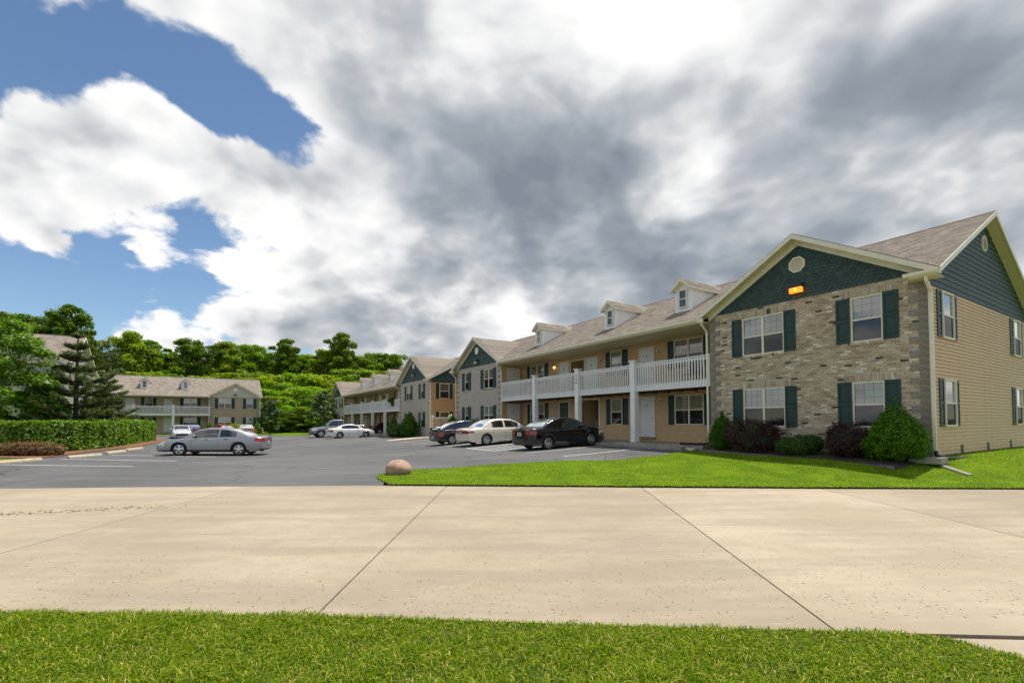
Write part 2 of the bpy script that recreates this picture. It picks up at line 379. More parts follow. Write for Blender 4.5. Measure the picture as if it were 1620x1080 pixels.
def asphalt_mat():
    m = bpy.data.materials.new('asphalt'); m.use_nodes = True
    t = m.node_tree; b = t.nodes['Principled BSDF']; b.inputs['Roughness'].default_value = 0.82
    b.inputs['Specular IOR Level'].default_value = 0.35
    tc = nd(t, 'ShaderNodeTexCoord'); v = tc.outputs['Object']
    big = nd(t, 'ShaderNodeTexNoise', {'Vector': v, 'Scale': 0.16, 'Detail': 7.0, 'Roughness': 0.62})
    vs = vmth(t, 'MULTIPLY', v, (0.3, 1.0, 1.0)).outputs[0]
    st = nd(t, 'ShaderNodeTexNoise', {'Vector': vs, 'Scale': 0.8, 'Detail': 7.0, 'Roughness': 0.66})
    fine = nd(t, 'ShaderNodeTexNoise', {'Vector': v, 'Scale': 45.0, 'Detail': 5.0, 'Roughness': 0.7})
    c = mixc(t, smooth(t, big.outputs[0], 0.35, 0.65), (0.092, 0.093, 0.097), (0.140, 0.137, 0.132))
    c = mixc(t, mth(t, 'MULTIPLY', smooth(t, st.outputs[0], 0.50, 0.72), 0.5), c, (0.20, 0.185, 0.16))
    c = mixc(t, mth(t, 'MULTIPLY', smooth(t, fine.outputs[0], 0.4, 0.7), 0.35), c, (0.055, 0.056, 0.058))
    vo = nd(t, 'ShaderNodeTexVoronoi', {'Vector': vmth(t, 'ADD', v, vmth(t, 'SCALE', st.outputs['Color'], scale=0.8).outputs[0]).outputs[0], 'Scale': 0.22}, feature='DISTANCE_TO_EDGE')
    c = mixc(t, mth(t, 'MULTIPLY', smooth(t, vo.outputs['Distance'], 0.006, 0.002), 0.7), c, (0.03, 0.03, 0.03))
    oil = nd(t, 'ShaderNodeTexVoronoi', {'Vector': vmth(t, 'ADD', v, vmth(t, 'SCALE', fine.outputs['Color'], scale=0.12).outputs[0]).outputs[0], 'Scale': 0.42, 'Randomness': 1.0})
    c = mixc(t, mth(t, 'MULTIPLY', smooth(t, oil.outputs['Distance'], 0.16, 0.04), 0.6), c, (0.035, 0.034, 0.033))
    t.links.new(c, b.inputs['Base Color'])
    bp = nd(t, 'ShaderNodeBump', {'Height': fine.outputs[0], 'Strength': 0.5, 'Distance': 0.008})
    t.links.new(bp.outputs[0], b.inputs['Normal'])
    return m
M_ASPHALT = asphalt_mat()
def paint_mat():
    m = bpy.data.materials.new('worn_white_paint'); m.use_nodes = True
    t = m.node_tree; b = t.nodes['Principled BSDF']; b.inputs['Roughness'].default_value = 0.8
    tc = nd(t, 'ShaderNodeTexCoord')
    n = nd(t, 'ShaderNodeTexNoise', {'Vector': tc.outputs['Object'], 'Scale': 7.0, 'Detail': 8.0, 'Roughness': 0.75})
    c = mixc(t, smooth(t, n.outputs[0], 0.40, 0.62), (0.80, 0.79, 0.76), (0.52, 0.51, 0.49))
    t.links.new(c, b.inputs['Base Color'])
    return m
M_PAINT = paint_mat()
M_SOIL = mat('lawn_soil', (0.060, 0.085, 0.006), 0.95, c2=(0.035, 0.050, 0.006), scale=3, bump=0.5)
def lawn_mat():
    m = bpy.data.materials.new('mown_lawn'); m.use_nodes = True
    t = m.node_tree; b = t.nodes['Principled BSDF']; b.inputs['Roughness'].default_value = 0.9
    b.inputs['Specular IOR Level'].default_value = 0.1
    tc = nd(t, 'ShaderNodeTexCoord'); v = tc.outputs['Object']
    a = nd(t, 'ShaderNodeTexNoise', {'Vector': v, 'Scale': 1.2, 'Detail': 8.0, 'Roughness': 0.7})
    f_ = nd(t, 'ShaderNodeTexNoise', {'Vector': v, 'Scale': 30.0, 'Detail': 5.0, 'Roughness': 0.7})
    c = mixc(t, smooth(t, a.outputs[0], 0.35, 0.65), (0.085, 0.165, 0.003), (0.175, 0.270, 0.005))
    c = mixc(t, mth(t, 'MULTIPLY', smooth(t, f_.outputs[0], 0.45, 0.7), 0.6), c, (0.035, 0.075, 0.008))
    t.links.new(c, b.inputs['Base Color'])
    bp = nd(t, 'ShaderNodeBump', {'Height': f_.outputs[0], 'Strength': 1.0, 'Distance': 0.04})
    t.links.new(bp.outputs[0], b.inputs['Normal'])
    return m
M_LAWN = lawn_mat()

# ------------------------------------------------------------------ mesh helpers
class MB:
    def __init__(s): s.v = []; s.f = []; s.m = []; s.uv = {}
    def face(s, pts, m=0, uvs=None):
        b = len(s.v); s.v += [tuple(p) for p in pts]
        if uvs: s.uv[len(s.f)] = uvs
        s.f.append(tuple(range(b, b + len(pts)))); s.m.append(m)
        return s
    def box(s, x0, x1, y0, y1, z0, z1, m=0):
        b = len(s.v)
        s.v += [(x0, y0, z0), (x1, y0, z0), (x1, y1, z0), (x0, y1, z0), (x0, y0, z1), (x1, y0, z1), (x1, y1, z1), (x0, y1, z1)]
        for f in ((0, 3, 2, 1), (4, 5, 6, 7), (0, 1, 5, 4), (1, 2, 6, 5), (2, 3, 7, 6), (3, 0, 4, 7)):
            s.f.append(tuple(b + i for i in f)); s.m.append(m)
        return s
    def beam(s, p0, p1, w, h, up=(0, 0, 1), m=0):
        p0, p1, up = Vector(p0), Vector(p1), Vector(up)
        d = (p1 - p0).normalized(); sx = d.cross(up).normalized() * (w / 2); sz = sx.cross(d).normalized() * (h / 2)
        b = len(s.v)
        for p in (p0, p1):
            s.v += [tuple(p - sx - sz), tuple(p + sx - sz), tuple(p + sx + sz), tuple(p - sx + sz)]
        for f in ((0, 1, 2, 3), (7, 6, 5, 4), (0, 4, 5, 1), (1, 5, 6, 2), (2, 6, 7, 3), (3, 7, 4, 0)):
            s.f.append(tuple(b + i for i in f)); s.m.append(m)
        return s
    def tube(s, pts, rad, n=8, m=0, cap=True):
        pts = [Vector(p) for p in pts]; rad = rad if hasattr(rad, '__len__') else [rad] * len(pts)
        b = len(s.v); ref = None
        for i, p in enumerate(pts):
            d = (pts[min(i + 1, len(pts) - 1)] - pts[max(i - 1, 0)]).normalized()
            if ref is None: ref = d.orthogonal().normalized()
            a = (ref - d * ref.dot(d)).normalized(); ref = a; c = d.cross(a)
            for k in range(n):
                t_ = 2 * math.pi * k / n
                s.v.append(tuple(p + (a * math.cos(t_) + c * math.sin(t_)) * rad[i]))
        for i in range(len(pts) - 1):
            for k in range(n):
                s.f.append((b + i * n + k, b + i * n + (k + 1) % n, b + (i + 1) * n + (k + 1) % n, b + (i + 1) * n + k)); s.m.append(m)
        if cap:
            s.f.append(tuple(b + k for k in range(n))[::-1]); s.m.append(m)
            e = b + (len(pts) - 1) * n
            s.f.append(tuple(e + k for k in range(n))); s.m.append(m)
        return s
    def mesh(s, name, mats, smooth=False):
        me = bpy.data.meshes.new(name)
        me.from_pydata(s.v, [], s.f)
        for mm in (mats if isinstance(mats, (list, tuple)) else [mats]): me.materials.append(mm)
        if any(s.m): me.polygons.foreach_set('material_index', s.m)
        if s.uv:
            ul = me.uv_layers.new(name='UVMap')
            for fi, us in s.uv.items():
                ls = me.polygons[fi].loop_start
                for k, q in enumerate(us): ul.data[ls + k].uv = q
        if smooth: me.polygons.foreach_set('use_smooth', [True] * len(me.polygons))
        me.update()
        return me
    def build(s, name, mats, parent=None, smooth=False, **tags):
        return link(name, s.mesh(name, mats, smooth), parent, **tags)

def link(name, data, parent=None, loc=None, rot=None, scale=None, **tags):
    o = bpy.data.objects.new(name, data)
    col.objects.link(o)
    if parent: o.parent = parent
    if loc is not None: o.location = loc
    if rot is not None: o.rotation_euler = rot
    if scale is not None: o.scale = scale
    for k, v in tags.items():
        if v is not None: o[k] = v
    return o
def thing(name, label, category, loc=(0, 0, 0), rz=0.0, group=None):
    return link(name, None, None, loc, (0, 0, rz), None, label=label, category=category, group=group)

# ------------------------------------------------------------------ ground heights (thin plate spline through surveyed spots)
CP = [(x, 12.2 - 0.07 * max(x + 3, 0), 0.0) for x in range(-34, 33, 6)] + [(x, 4, 0) for x in (-30, -10, 10, 30)] + [(0, -10, 0), (-30, -10, 0), (30, -10, 0)]
CP += [(-20.5, 19, .0), (-20.5, 24, 0), (-20.8, 28, 0), (-15, 22, -.08), (-15, 26, -.07), (-8, 20, -.06), (-8, 30, -.02), (-3.6, 14.2, .02), (-.2, 17, .1), (-1.5, 20, .12),
       (3.9, 16.8, .21), (8.2, 19.0, .34), (2.1, 18.3, .25), (.5, 20.6, .25), (-10.5, 39, .08), (-18, 50, .0), (-16.7, 53, .05),
       (-22, 56, 0), (-28, 57, 0), (-38, 70, .05), (-47, 64, .05), (-36, 50, 0), (-40, 60, 0), (-24.5, 26, .02), (-31, 41, .1), (-38, 42, .8), (-35, 37, .7), (-45, 38, .9), (-40, 25, .4),
       (12.1, 13.6, .40), (10.0, 15.0, .42), (7.6, 18.6, .40), (12.3, 12.4, .22), (13.5, 13.2, .40), (21, 18.5, .45), (16, 14, .38), (21, 14, .42), (30, 25, .5), (30, 14, .25), (40, 40, .6),
       (-60, 60, .6), (-20, 85, .4), (-40, 95, 2.0), (-60, 90, 2.0), (-85, 80, 2.5), (-20, 110, 2.5), (-60, 130, 4), (40, 90, 1.0), (0, 70, .4),
       (300, 300, 3), (-300, 300, 5), (300, -300, 0), (-300, -300, 0), (0, 400, 6), (0, -400, 0), (-400, 0, 1), (400, 0, 0)]
for u_ in (9, 13, 17, 21, 25, 30):
    q = uv(u_, -1.2); CP.append((q.x, q.y, .43))
    q = uv(u_, -4.3); CP.append((q.x, q.y, .29 if u_ < 23 else .24))
    q = uv(u_, 4); CP.append((q.x, q.y, .42))
for u_ in (40, 50, 60, 72):
    q = uv(u_, -1.4); CP.append((q.x, q.y, .17))
    q = uv(u_, 5); CP.append((q.x, q.y, .2))
CP = np.array(CP, float)
def _phi(r2): return np.where(r2 > 1e-9, 0.5 * r2 * np.log(np.maximum(r2, 1e-12)), 0.0)
_n = len(CP); _K = _phi(((CP[:, None, :2] - CP[None, :, :2]) ** 2).sum(-1)) + np.eye(_n) * 0.6
_P = np.c_[np.ones(_n), CP[:, :2]]
_sol = np.linalg.solve(np.block([[_K, _P], [_P.T, np.zeros((3, 3))]]), np.r_[CP[:, 2], 0, 0, 0])
def HH(pts):
    pts = np.atleast_2d(np.asarray(pts, float))
    out = np.empty(len(pts))
    for i in range(0, len(pts), 20000):
        q = pts[i:i + 20000]
        out[i:i + 20000] = _phi(((q[:, None, :] - CP[None, :, :2]) ** 2).sum(-1)) @ _sol[:_n] + np.c_[np.ones(len(q)), q] @ _sol[_n:]
    far_ = far_edge(pts[:, 0])
    k = np.clip((pts[:, 1] - far_) / 2.5, 0, 1)
    return out * k
def far_edge(x):
    return np.interp(x, [-60, -13, -9, -3.3, -2.7, 3, 7.3, 12, 60], [11.4, 11.9, 12.12, 12.22, 12.12, 11.63, 11.27, 11.0, 7.6])
def hz(x, y): return float(HH([(x, y)])[0])
def on(x, y, dz=0.0): return Vector((x, y, hz(x, y) + dz))

def densify(poly, step):
    out = []
    for i, a in enumerate(poly):
        b = poly[(i + 1) % len(poly)]
        n = max(1, int(math.dist(a[:2], b[:2]) / step))
        out += [(a[0] + (b[0] - a[0]) * k / n, a[1] + (b[1] - a[1]) * k / n) for k in range(n)]
    return out
def inside(poly, pts):
    pts = np.asarray(pts, float); x, y = pts[:, 0], pts[:, 1]; c = np.zeros(len(pts), bool)
    for i in range(len(poly)):
        (x1, y1), (x2, y2) = poly[i][:2], poly[(i + 1) % len(poly)][:2]
        if y1 == y2: continue
        c ^= ((y1 > y) != (y2 > y)) & (x < (x2 - x1) * (y - y1) / (y2 - y1) + x1)
    return c
def sheet(name, poly, m, dz, step=1.0, skirt=0.0, zfun=HH, **tags):
    """a paved or planted area: follows the ground, its edge may drop by a skirt"""
    b = densify(poly, step * 0.7)
    xs = np.array(b); lo, hi = xs.min(0), xs.max(0)
    gx, gy = np.meshgrid(np.arange(lo[0], hi[0], step), np.arange(lo[1], hi[1], step))
    g = np.c_[gx.ravel(), gy.ravel()] + rng.uniform(-.12, .12, (gx.size, 2)) * step
    g = g[inside(b, g)]
    if len(g):
        keep = np.ones(len(g), bool)
        for i in range(0, len(g), 2000):
            d = ((g[i:i + 2000, None] - xs[None]) ** 2).sum(-1).min(1)
            keep[i:i + 2000] = d > (step * .35) ** 2
        g = g[keep]
    pts = [Vector(p) for p in b] + [Vector(p) for p in g]
    nb = len(b)
    vs, es, fs, *_ = geometry.delaunay_2d_cdt(pts, [], [list(range(nb))], 1, 1e-4)
    zz = zfun([(p.x, p.y) for p in vs]) + dz
    mb = MB(); mb.v = [(p.x, p.y, z) for p, z in zip(vs, zz)]; mb.f = [tuple(f) for f in fs]; mb.m = [0] * len(fs)
    if skirt:
        z0 = zfun(b) + dz
        for i in range(nb):
            j = (i + 1) % nb
            mb.face([(*b[i], z0[i]), (*b[j], z0[j]), (*b[j], z0[j] - skirt), (*b[i], z0[i] - skirt)], 1 if isinstance(m, list) else 0)
    o = mb.build(name, m, None, True, **tags)
    return o

# ================================================================== SETTING
# one ground sheet out to the horizon
def ground_grid():
    xs = np.r_[-900, -500, -300, -200, -150, np.arange(-120, 61, 3.0), 80, 120, 200, 400, 900]
    ys = np.r_[-400, -200, -100, -60, -30, np.arange(-18, 131, 3.0), 150, 200, 300, 500, 1200]
    gx, gy = np.meshgrid(xs, ys)
    p = np.c_[gx.ravel(), gy.ravel()]
    z = HH(np.clip(p, -280, 280)) - 0.10
    z[(np.abs(p) > 250).any(1)] += 0
    nx = len(xs)
    mb = MB(); mb.v = [(a, b_, c) for (a, b_), c in zip(p, z)]
    for j in range(len(ys) - 1):
        for i in range(nx - 1):
            a = j * nx + i
            mb.f.append((a, a + 1, a + nx + 1, a + nx)); mb.m.append(0)
    return mb.build('ground', M_SOIL, None, True, kind='structure')
ground_grid()

# concrete street, cast in bays
def near_edge(x): return float(np.interp(x, [-60, -4.37, -1.64, .93, 3.2, 60], [7.6, 4.12, 4.02, 3.79, 3.63, -.1]))
JT = [(-60, -60), (-16.0, -17.2), (-11.1, -11.9), (-6.22, -6.84), (-1.64, -1.65), (2.46, 3.13), (6.74, 7.27), (11.2, 11.8), (15.8, 16.4), (60, 60)]
mb = MB()
fx = list(range(-60, 61, 4))
for a, b in zip(fx[:-1], fx[1:]):
    mb.face([(a, near_edge(a) - .02, -.02), (b, near_edge(b) - .02, -.02), (b, float(far_edge(b)) + .02, -.02), (a, float(far_edge(a)) + .02, -.02)])
street = mb.build('street', mat('joint_filler', (0.045, 0.04, 0.03), 0.95), None, kind='structure')
M_ROADEDGE = M_ROAD
for (b0, t0), (b1, t1) in zip(JT[:-1], JT[1:]):
    g = 0.009
    n = 8
    bot = [(b0 + g + (b1 - b0 - 2 * g) * k / n) for k in range(n + 1)]
    top = [(t0 + g + (t1 - t0 - 2 * g) * k / n) for k in range(n + 1)]
    ring = [(x, near_edge(x)) for x in bot] + [(x, float(far_edge(x))) for x in reversed(top)]
    mb = MB()
    mb.face([(x, y, 0) for x, y in ring])
    for i in range(len(ring)):
        p, q = ring[i], ring[(i + 1) % len(ring)]
        mb.face([(*p, 0), (*p, -.15), (*q, -.15), (*q, 0)])
    mb.build('concrete_slab', M_ROAD, street)
mb = MB()
for pts in ([(3.0, 3.60), (8.5, 3.25), (8.5, .5), (3.6, .9)],):
    mb.face([(x, y, -.012) for x, y in pts])
    for i in range(4): mb.face([(*pts[i], -.012), (*pts[i], -.15), (*pts[(i + 1) % 4], -.15), (*pts[(i + 1) % 4], -.012)])
mb.build('driveway', M_ROAD, None, kind='structure')

# car park
LAWN_EDGE = [(-3.05, 12.16), (-3.45, 12.9), (-3.85, 13.7), (-3.9, 14.4), (-3.3, 15.2), (-2.3, 15.8), (-.3, 16.75), (1.8, 16.95), (3.6, 16.75), (5.4, 17.6), (7.0, 18.55), (7.75, 19.2)]
qs = [uv(u_, -1.25) for u_ in (7.6, 16, 24, 31.2)]
qb = [uv(u_, -1.9) for u_ in (33.5, 44, 56, 68)]
LOT = [(x, float(far_edge(x)) + .006) for x in (-40, -30, -20, -13, -11, -9, -6, -3.3)] + LAWN_EDGE[1:-1] + [(p.x, p.y) for p in qs] + [(p.x, p.y) for p in qb] + \
      [(-24.5, 66), (-25.5, 61.5), (-27.5, 58.6), (-30.5, 60.5), (-33.5, 66.0), (-37, 67.0), (-52, 57.5), (-54, 52), (-42, 50), (-35, 47.0), (-31.2, 43.2), (-27.6, 37), (-24.7, 31), (-23.6, 26.5), (-22.0, 23), (-21.7, 21), (-21.9, 18.2), (-30, 17), (-40, 17)]
sheet('parking_lot', LOT, M_ASPHALT, 0.0, 1.3, 0.1, kind='structure')

# right-hand lawn in front of and beside the near building
LAWN = LAWN_EDGE[:-1] + [(7.95, 19.2), (9.5, 17.7), (14, 20), (22, 30), (45, 40), (60, 20)] + [(x, float(far_edge(x)) + .02) for x in (60, 30, 20, 15, 12, 9, 6, 3, 0, -2)]
M_EDGE = mat('lawn_edge_soil', (0.022, 0.020, 0.012), 0.95)
sheet('lawn', LAWN, [M_LAWN, M_EDGE], 0.045, 0.6, 0.09, kind='structure')
# verge the photograph was taken from
VERGE = [(-40, near_edge(-40) - .02), (-20, near_edge(-20) - .02), (-9, near_edge(-9) - .02), (-4.4, 4.08), (-3, 4.04), (-1.64, 3.98), (-.3, 3.88), (.93, 3.75), (2.1, 3.68), (2.9, 3.62), (3.18, 3.52), (3.30, 3.36), (3.42, 3.24), (3.8, 3.16), (4.6, 3.05), (7, 2.7), (7, -6), (-40, -6)]
sheet('verge_lawn', VERGE, [M_SOIL, M_EDGE], 0.012, 0.8, 0.06, kind='structure')
# grass bank left of the car park, behind the hedge, and the strip between the far buildings
BANK = [(-21.9, 18.2), (-21.7, 21), (-22.0, 23), (-23.6, 26.5), (-24.7, 31), (-27.6, 37), (-31.2, 43.2), (-35, 47), (-42, 50), (-54, 52), (-75, 45), (-75, 17), (-40, 17), (-30, 17)]
sheet('planted_bank', BANK, M_LAWN, 0.02, 1.5, 0.08, kind='structure')
STRIP = [(-24.4, 66), (-25.4, 61.6), (-27.5, 58.7), (-30.4, 60.6), (-33.4, 66), (-37, 67.1), (-52, 57.6), (-70, 60), (-70, 100), (-15, 100), (-13, 78), (-18, 68)]
sheet('far_lawn', STRIP, M_LAWN, 0.02, 2.0, 0.05, kind='structure')
MULCH = [(-21.8, 21.6), (-21.95, 23), (-23.5, 26.5), (-24.55, 31), (-27.45, 37), (-31.0, 43.1), (-33.5, 45), (-30.8, 39), (-27.4, 32.5), (-25.9, 28), (-26.5, 25.4), (-30, 25.3), (-30, 22.4), (-25, 22.2)]
sheet('mulch_bed', MULCH, M_MULCH, 0.06, 0.5, 0.09, kind='structure')

# parking bays: painted lines laid just above the asphalt
def stripe(p, q, w=0.10, label=None, group=None):
    p, q = Vector((*p, 0)), Vector((*q, 0)); d = (q - p).normalized(); s_ = Vector((-d.y, d.x, 0)) * w / 2
    n = max(2, int((q - p).length / .7)); mb = MB(); L_, R_ = [], []
    for k in range(n + 1):
        c = p.lerp(q, k / n)
        for a, sg in ((L_, 1), (R_, -1)):
            e = c + s_ * sg; a.append((e.x, e.y, hz(e.x, e.y) + .008))
    for k in range(n): mb.face([R_[k], R_[k + 1], L_[k + 1], L_[k]])
    return mb.build('parking_line', M_PAINT, None, kind='structure')
for k, u_ in enumerate((6.95, 9.55, 12.1, 14.7, 17.75, 20.5, 23.2, 25.8, 28.4)):
    a, b = uv(u_, -5.9 if k else -5.4), uv(u_, -1.45); stripe(a.xy, b.xy)
for k in range(4):
    a, b = uv(14.9 + k * .75, -5.8), uv(15.7 + k * .75, -2.0)
    stripe(a.xy, b.xy)
stripe(uv(14.7, -5.9).xy, uv(17.75, -5.9).xy)
ldir = Vector((.995, -.07))
for k, (x, y) in enumerate(((-20.2, 18.9), (-20.5, 21.7), (-20.4, 24.35), (-20.4, 27.0), (-21.2, 29.6))):
    stripe((x, y), (x + ldir.x * 5.6, y + ldir.y * 5.6))
for u_ in (38.5, 41.2, 43.9, 46.6, 49.3, 52, 54.7, 57.4):
    a, b = uv(u_, -6.6), uv(u_, -2.2); stripe(a.xy, b.xy)
def wheel_stop(c, d, label, group):
    d = Vector((d[0], d[1], 0)).normalized(); s_ = Vector((-d.y, d.x, 0)); L = .91
    prof = [(-.09, 0), (-.085, .06), (-.05, .125), (.05, .125), (.085, .06), (.09, 0)]
    mb = MB(); ends = []
    for t_ in (-L, -L + .05, L - .05, L):
        k = .8 if abs(t_) == L else 1
        ends.append([tuple(d * t_ + s_ * a * k + Vector((0, 0, b * k))) for a, b in prof])
    for A, B in zip(ends[:-1], ends[1:]):
        for i in range(5): mb.face([A[i], B[i], B[i + 1], A[i + 1]])
    mb.face(ends[0]); mb.face(ends[-1][::-1])
    z1, z2 = hz(c[0] + d.x * L, c[1] + d.y * L), hz(c[0] - d.x * L, c[1] - d.y * L)
    o = mb.build('wheel_stop', M_STOP, None, label=label, category='wheel stop', group=group)
    o.location = (c[0], c[1], (z1 + z2) / 2 + .004)
    o.rotation_mode = 'AXIS_ANGLE'; o.rotation_axis_angle = (math.atan2(z1 - z2, 2 * L), d.y, -d.x, 0)
ORD = ['first', 'second', 'third', 'fourth', 'fifth', 'sixth', 'seventh', 'eighth', 'ninth', 'tenth', 'eleventh', 'twelfth', 'thirteenth', 'fourteenth', 'fifteenth', 'sixteenth', 'seventeenth', 'eighteenth', 'nineteenth', 'twentieth']
for k, (c, lab) in enumerate((((-20.75, 20.2), 'tan concrete wheel stop cut by the left edge, below the reddish barberry'), ((-20.65, 23.15), 'tan concrete wheel stop in front of the mulch, right of the barberry'),
                              ((-21.6, 26.1), 'tan concrete wheel stop below the middle of the hedge'), ((-22.9, 29.0), 'tan concrete wheel stop just ahead of the silver sedan'))):
    wheel_stop(c, (-.03 if k < 2 else -.25, 1), lab, 'wheel stops along the hedge')
for k, (u_, lab) in enumerate(((8.2, 'tan concrete wheel stop nearest the brick wing, bay empty'), (10.8, 'tan concrete wheel stop left of the first, below the ground floor white door'),
                               (13.4, 'tan concrete wheel stop at the nose of the black sedan'), (19.15, 'tan concrete wheel stop at the nose of the cream sedan'), (22.0, 'tan concrete wheel stop at the nose of the dark hatchback'))):
    p = uv(u_, -.62 - .25 if u_ < 12 else -1.6 + .73); wheel_stop((p.x, p.y), U, lab, 'wheel stops along the near building')
for k, u_ in enumerate((47.9, 50.6, 53.3, 56)):
    p = uv(u_, -1.75); wheel_stop((p.x, p.y), U, 'tan wheel stop at the second building, %s from its corner shrubs' % ORD[k], 'wheel stops along the second building')
# concrete walk between the two buildings
wk = [uv(32.6, -5.2), uv(33.7, -5.3), uv(37.4, -1.2), uv(36.4, 1.6), uv(33.0, .5), uv(32.2, -1.5)]
sheet('concrete_walk', [(p.x, p.y) for p in wk], M_CONC if False else mat('pale_walk', (0.56, 0.46, 0.30), 0.9, 0.1, 2), 0.03, 0.8, 0.06, kind='structure')
# paved walk along the near building's covered front
def walk(name, u0, u1, v0, v1, z):
    mb = MB(); n = int((u1 - u0) / 1.6)
    mb2 = MB()
    a = [uv(u0, v0), uv(u1, v0), uv(u1, v1), uv(u0, v1)]
    mb.face([(p.x, p.y, z) for p in a][::-1])
    for i in range(4):
        p, q = a[i], a[(i + 1) % 4]; mb.face([(p.x, p.y, z), (q.x, q.y, z), (q.x, q.y, z - .5), (p.x, p.y, z - .5)])
    return mb.build(name, M_CONC, None, kind='structure')
walk('covered_walk', 7.2, 23.85, -.52, 1.9, .60)
walk('kerb_walk', 7.7, 31.2, -1.22, -.53, .545)
walk('far_covered_walk', 44.4, 70.2, -1.6, 1.8, .32)

# ================================================================== BUILDINGS
_cache = {}
def win_parts(w, h, dbl, fine):
    key = ('win', w, h, dbl, fine)
    if key in _cache: return _cache[key]
    fr = MB(); t = .05
    fr.box(-w / 2, -w / 2 + t, -.035, .05, 0, h); fr.box(w / 2 - t, w / 2, -.035, .05, 0, h)
    fr.box(-w / 2 + t, w / 2 - t, -.035, .05, 0, t); fr.box(-w / 2 + t, w / 2 - t, -.035, .05, h - t, h)
    lights = [(-w / 2 + t, w / 2 - t)]
    if dbl:
        fr.box(-.04, .04, -.03, .05, t, h - t); lights = [(-w / 2 + t, -.04), (.04, w / 2 - t)]
    for a, b in lights: fr.box(a, b, -.022, .045, h / 2 - .03, h / 2 + .02)
    lw = lights[0][1] - lights[0][0]; lh = h / 2 - t
    gr = MB()
    if fine:
        for k in (1, 2):
            gr.box(-lw / 2 + lw * k / 3 - .007, -lw / 2 + lw * k / 3 + .007, -.004, .004, 0, lh)
            for j in range(3): gr.box(-lw / 2 + lw * j / 3 + .007, -lw / 2 + lw * (j + 1) / 3 - .007, -.003, .003, lh * k / 3 - .007, lh * k / 3 + .007)
    pane = MB().face([(-lw / 2, 0, 0), (lw / 2, 0, 0), (lw / 2, 0, lh), (-lw / 2, 0, lh)])
    bl = MB()
    n = int((h - 2 * t) / (.05 if fine else .12))
    for k in range(n):
        z0 = t + (h - 2 * t) * k / n; z1 = t + (h - 2 * t) * (k + 1.12) / n
        bl.face([(-w / 2 + t, .030, z0), (w / 2 - t, .030, z0), (w / 2 - t, .040, z1), (-w / 2 + t, .040, z1)])
    back = MB().face([(-w / 2 + t, .048, t), (w / 2 - t, .048, t), (w / 2 - t, .048, h - t), (-w / 2 + t, .048, h - t)])
    r = dict(frame=fr.mesh('window_frame', M_TRIM), grille=gr.mesh('grille', mat('grille_bar', (.30, .30, .27), .5)) if fine else None,
             pane=pane.mesh('pane', M_GLASS), low=pane.mesh('screened_pane', M_SCREENGLASS), blind=bl.mesh('blind', M_BLIND), back=back.mesh('room_shade_mesh', M_DIM),
             lights=[(a + b) / 2 for a, b in lights], lh=lh, t=t, h=h)
    _cache[key] = r
    return r
def window(root, loc, rz, w, h, dbl, fine=True, blind='full'):
    p = win_parts(w, h, dbl, fine)
    f = link('window', p['frame'], root, loc, (0, 0, rz))
    for c in p['lights']:
        link('pane', p['pane'], f, (c, .012, p['h'] / 2))
        link('screened_pane', p['low'], f, (c, 0, p['t']))
        if p['grille']:
            link('grille', p['grille'], f, (c, .019, p['h'] / 2)); link('grille', p['grille'], f, (c, .019, p['t']))
    if blind == 'full': link('blind', p['blind'], f)
    elif blind == 'upper': link('blind', p['blind'], f, (0, 0, p['h'] * .5), None, (1, 1, .5)); link('room_shade_panel', p['back'], f)
    else: link('room_shade_panel', p['back'], f)
    return f
def shutter_mesh(w, h):
    key = ('sh', w, h)
    if key in _cache: return _cache[key]
    mb = MB(); s = .055
    mb.box(-w / 2, w / 2, -.02, 0, 0, h)
    mb.box(-w / 2, -w / 2 + s, -.038, -.02, 0, h); mb.box(w / 2 - s, w / 2, -.038, -.02, 0, h)
    for z0, z1 in ((0, .09), (h * .5 - .05, h * .5 + .05), (h - .09, h)): mb.box(-w / 2 + s, w / 2 - s, -.038, -.02, z0, z1)
    for z0, z1 in ((.09, h * .5 - .05), (h * .5 + .05, h - .09)):
        a, b, g = -w / 2 + s + .02, w / 2 - s - .02, .03
        o = [(a, -.0205, z0 + .02), (b, -.0205, z0 + .02), (b, -.0205, z1 - .02), (a, -.0205, z1 - .02)]
        i_ = [(a + g, -.033, z0 + .02 + g), (b - g, -.033, z0 + .02 + g), (b - g, -.033, z1 - .02 - g), (a + g, -.033, z1 - .02 - g)]
        mb.face(i_)
        for k in range(4): mb.face([o[k], o[(k + 1) % 4], i_[(k + 1) % 4], i_[k]])
    _cache[key] = mb.mesh('shutter', M_TEAL)
    return _cache[key]
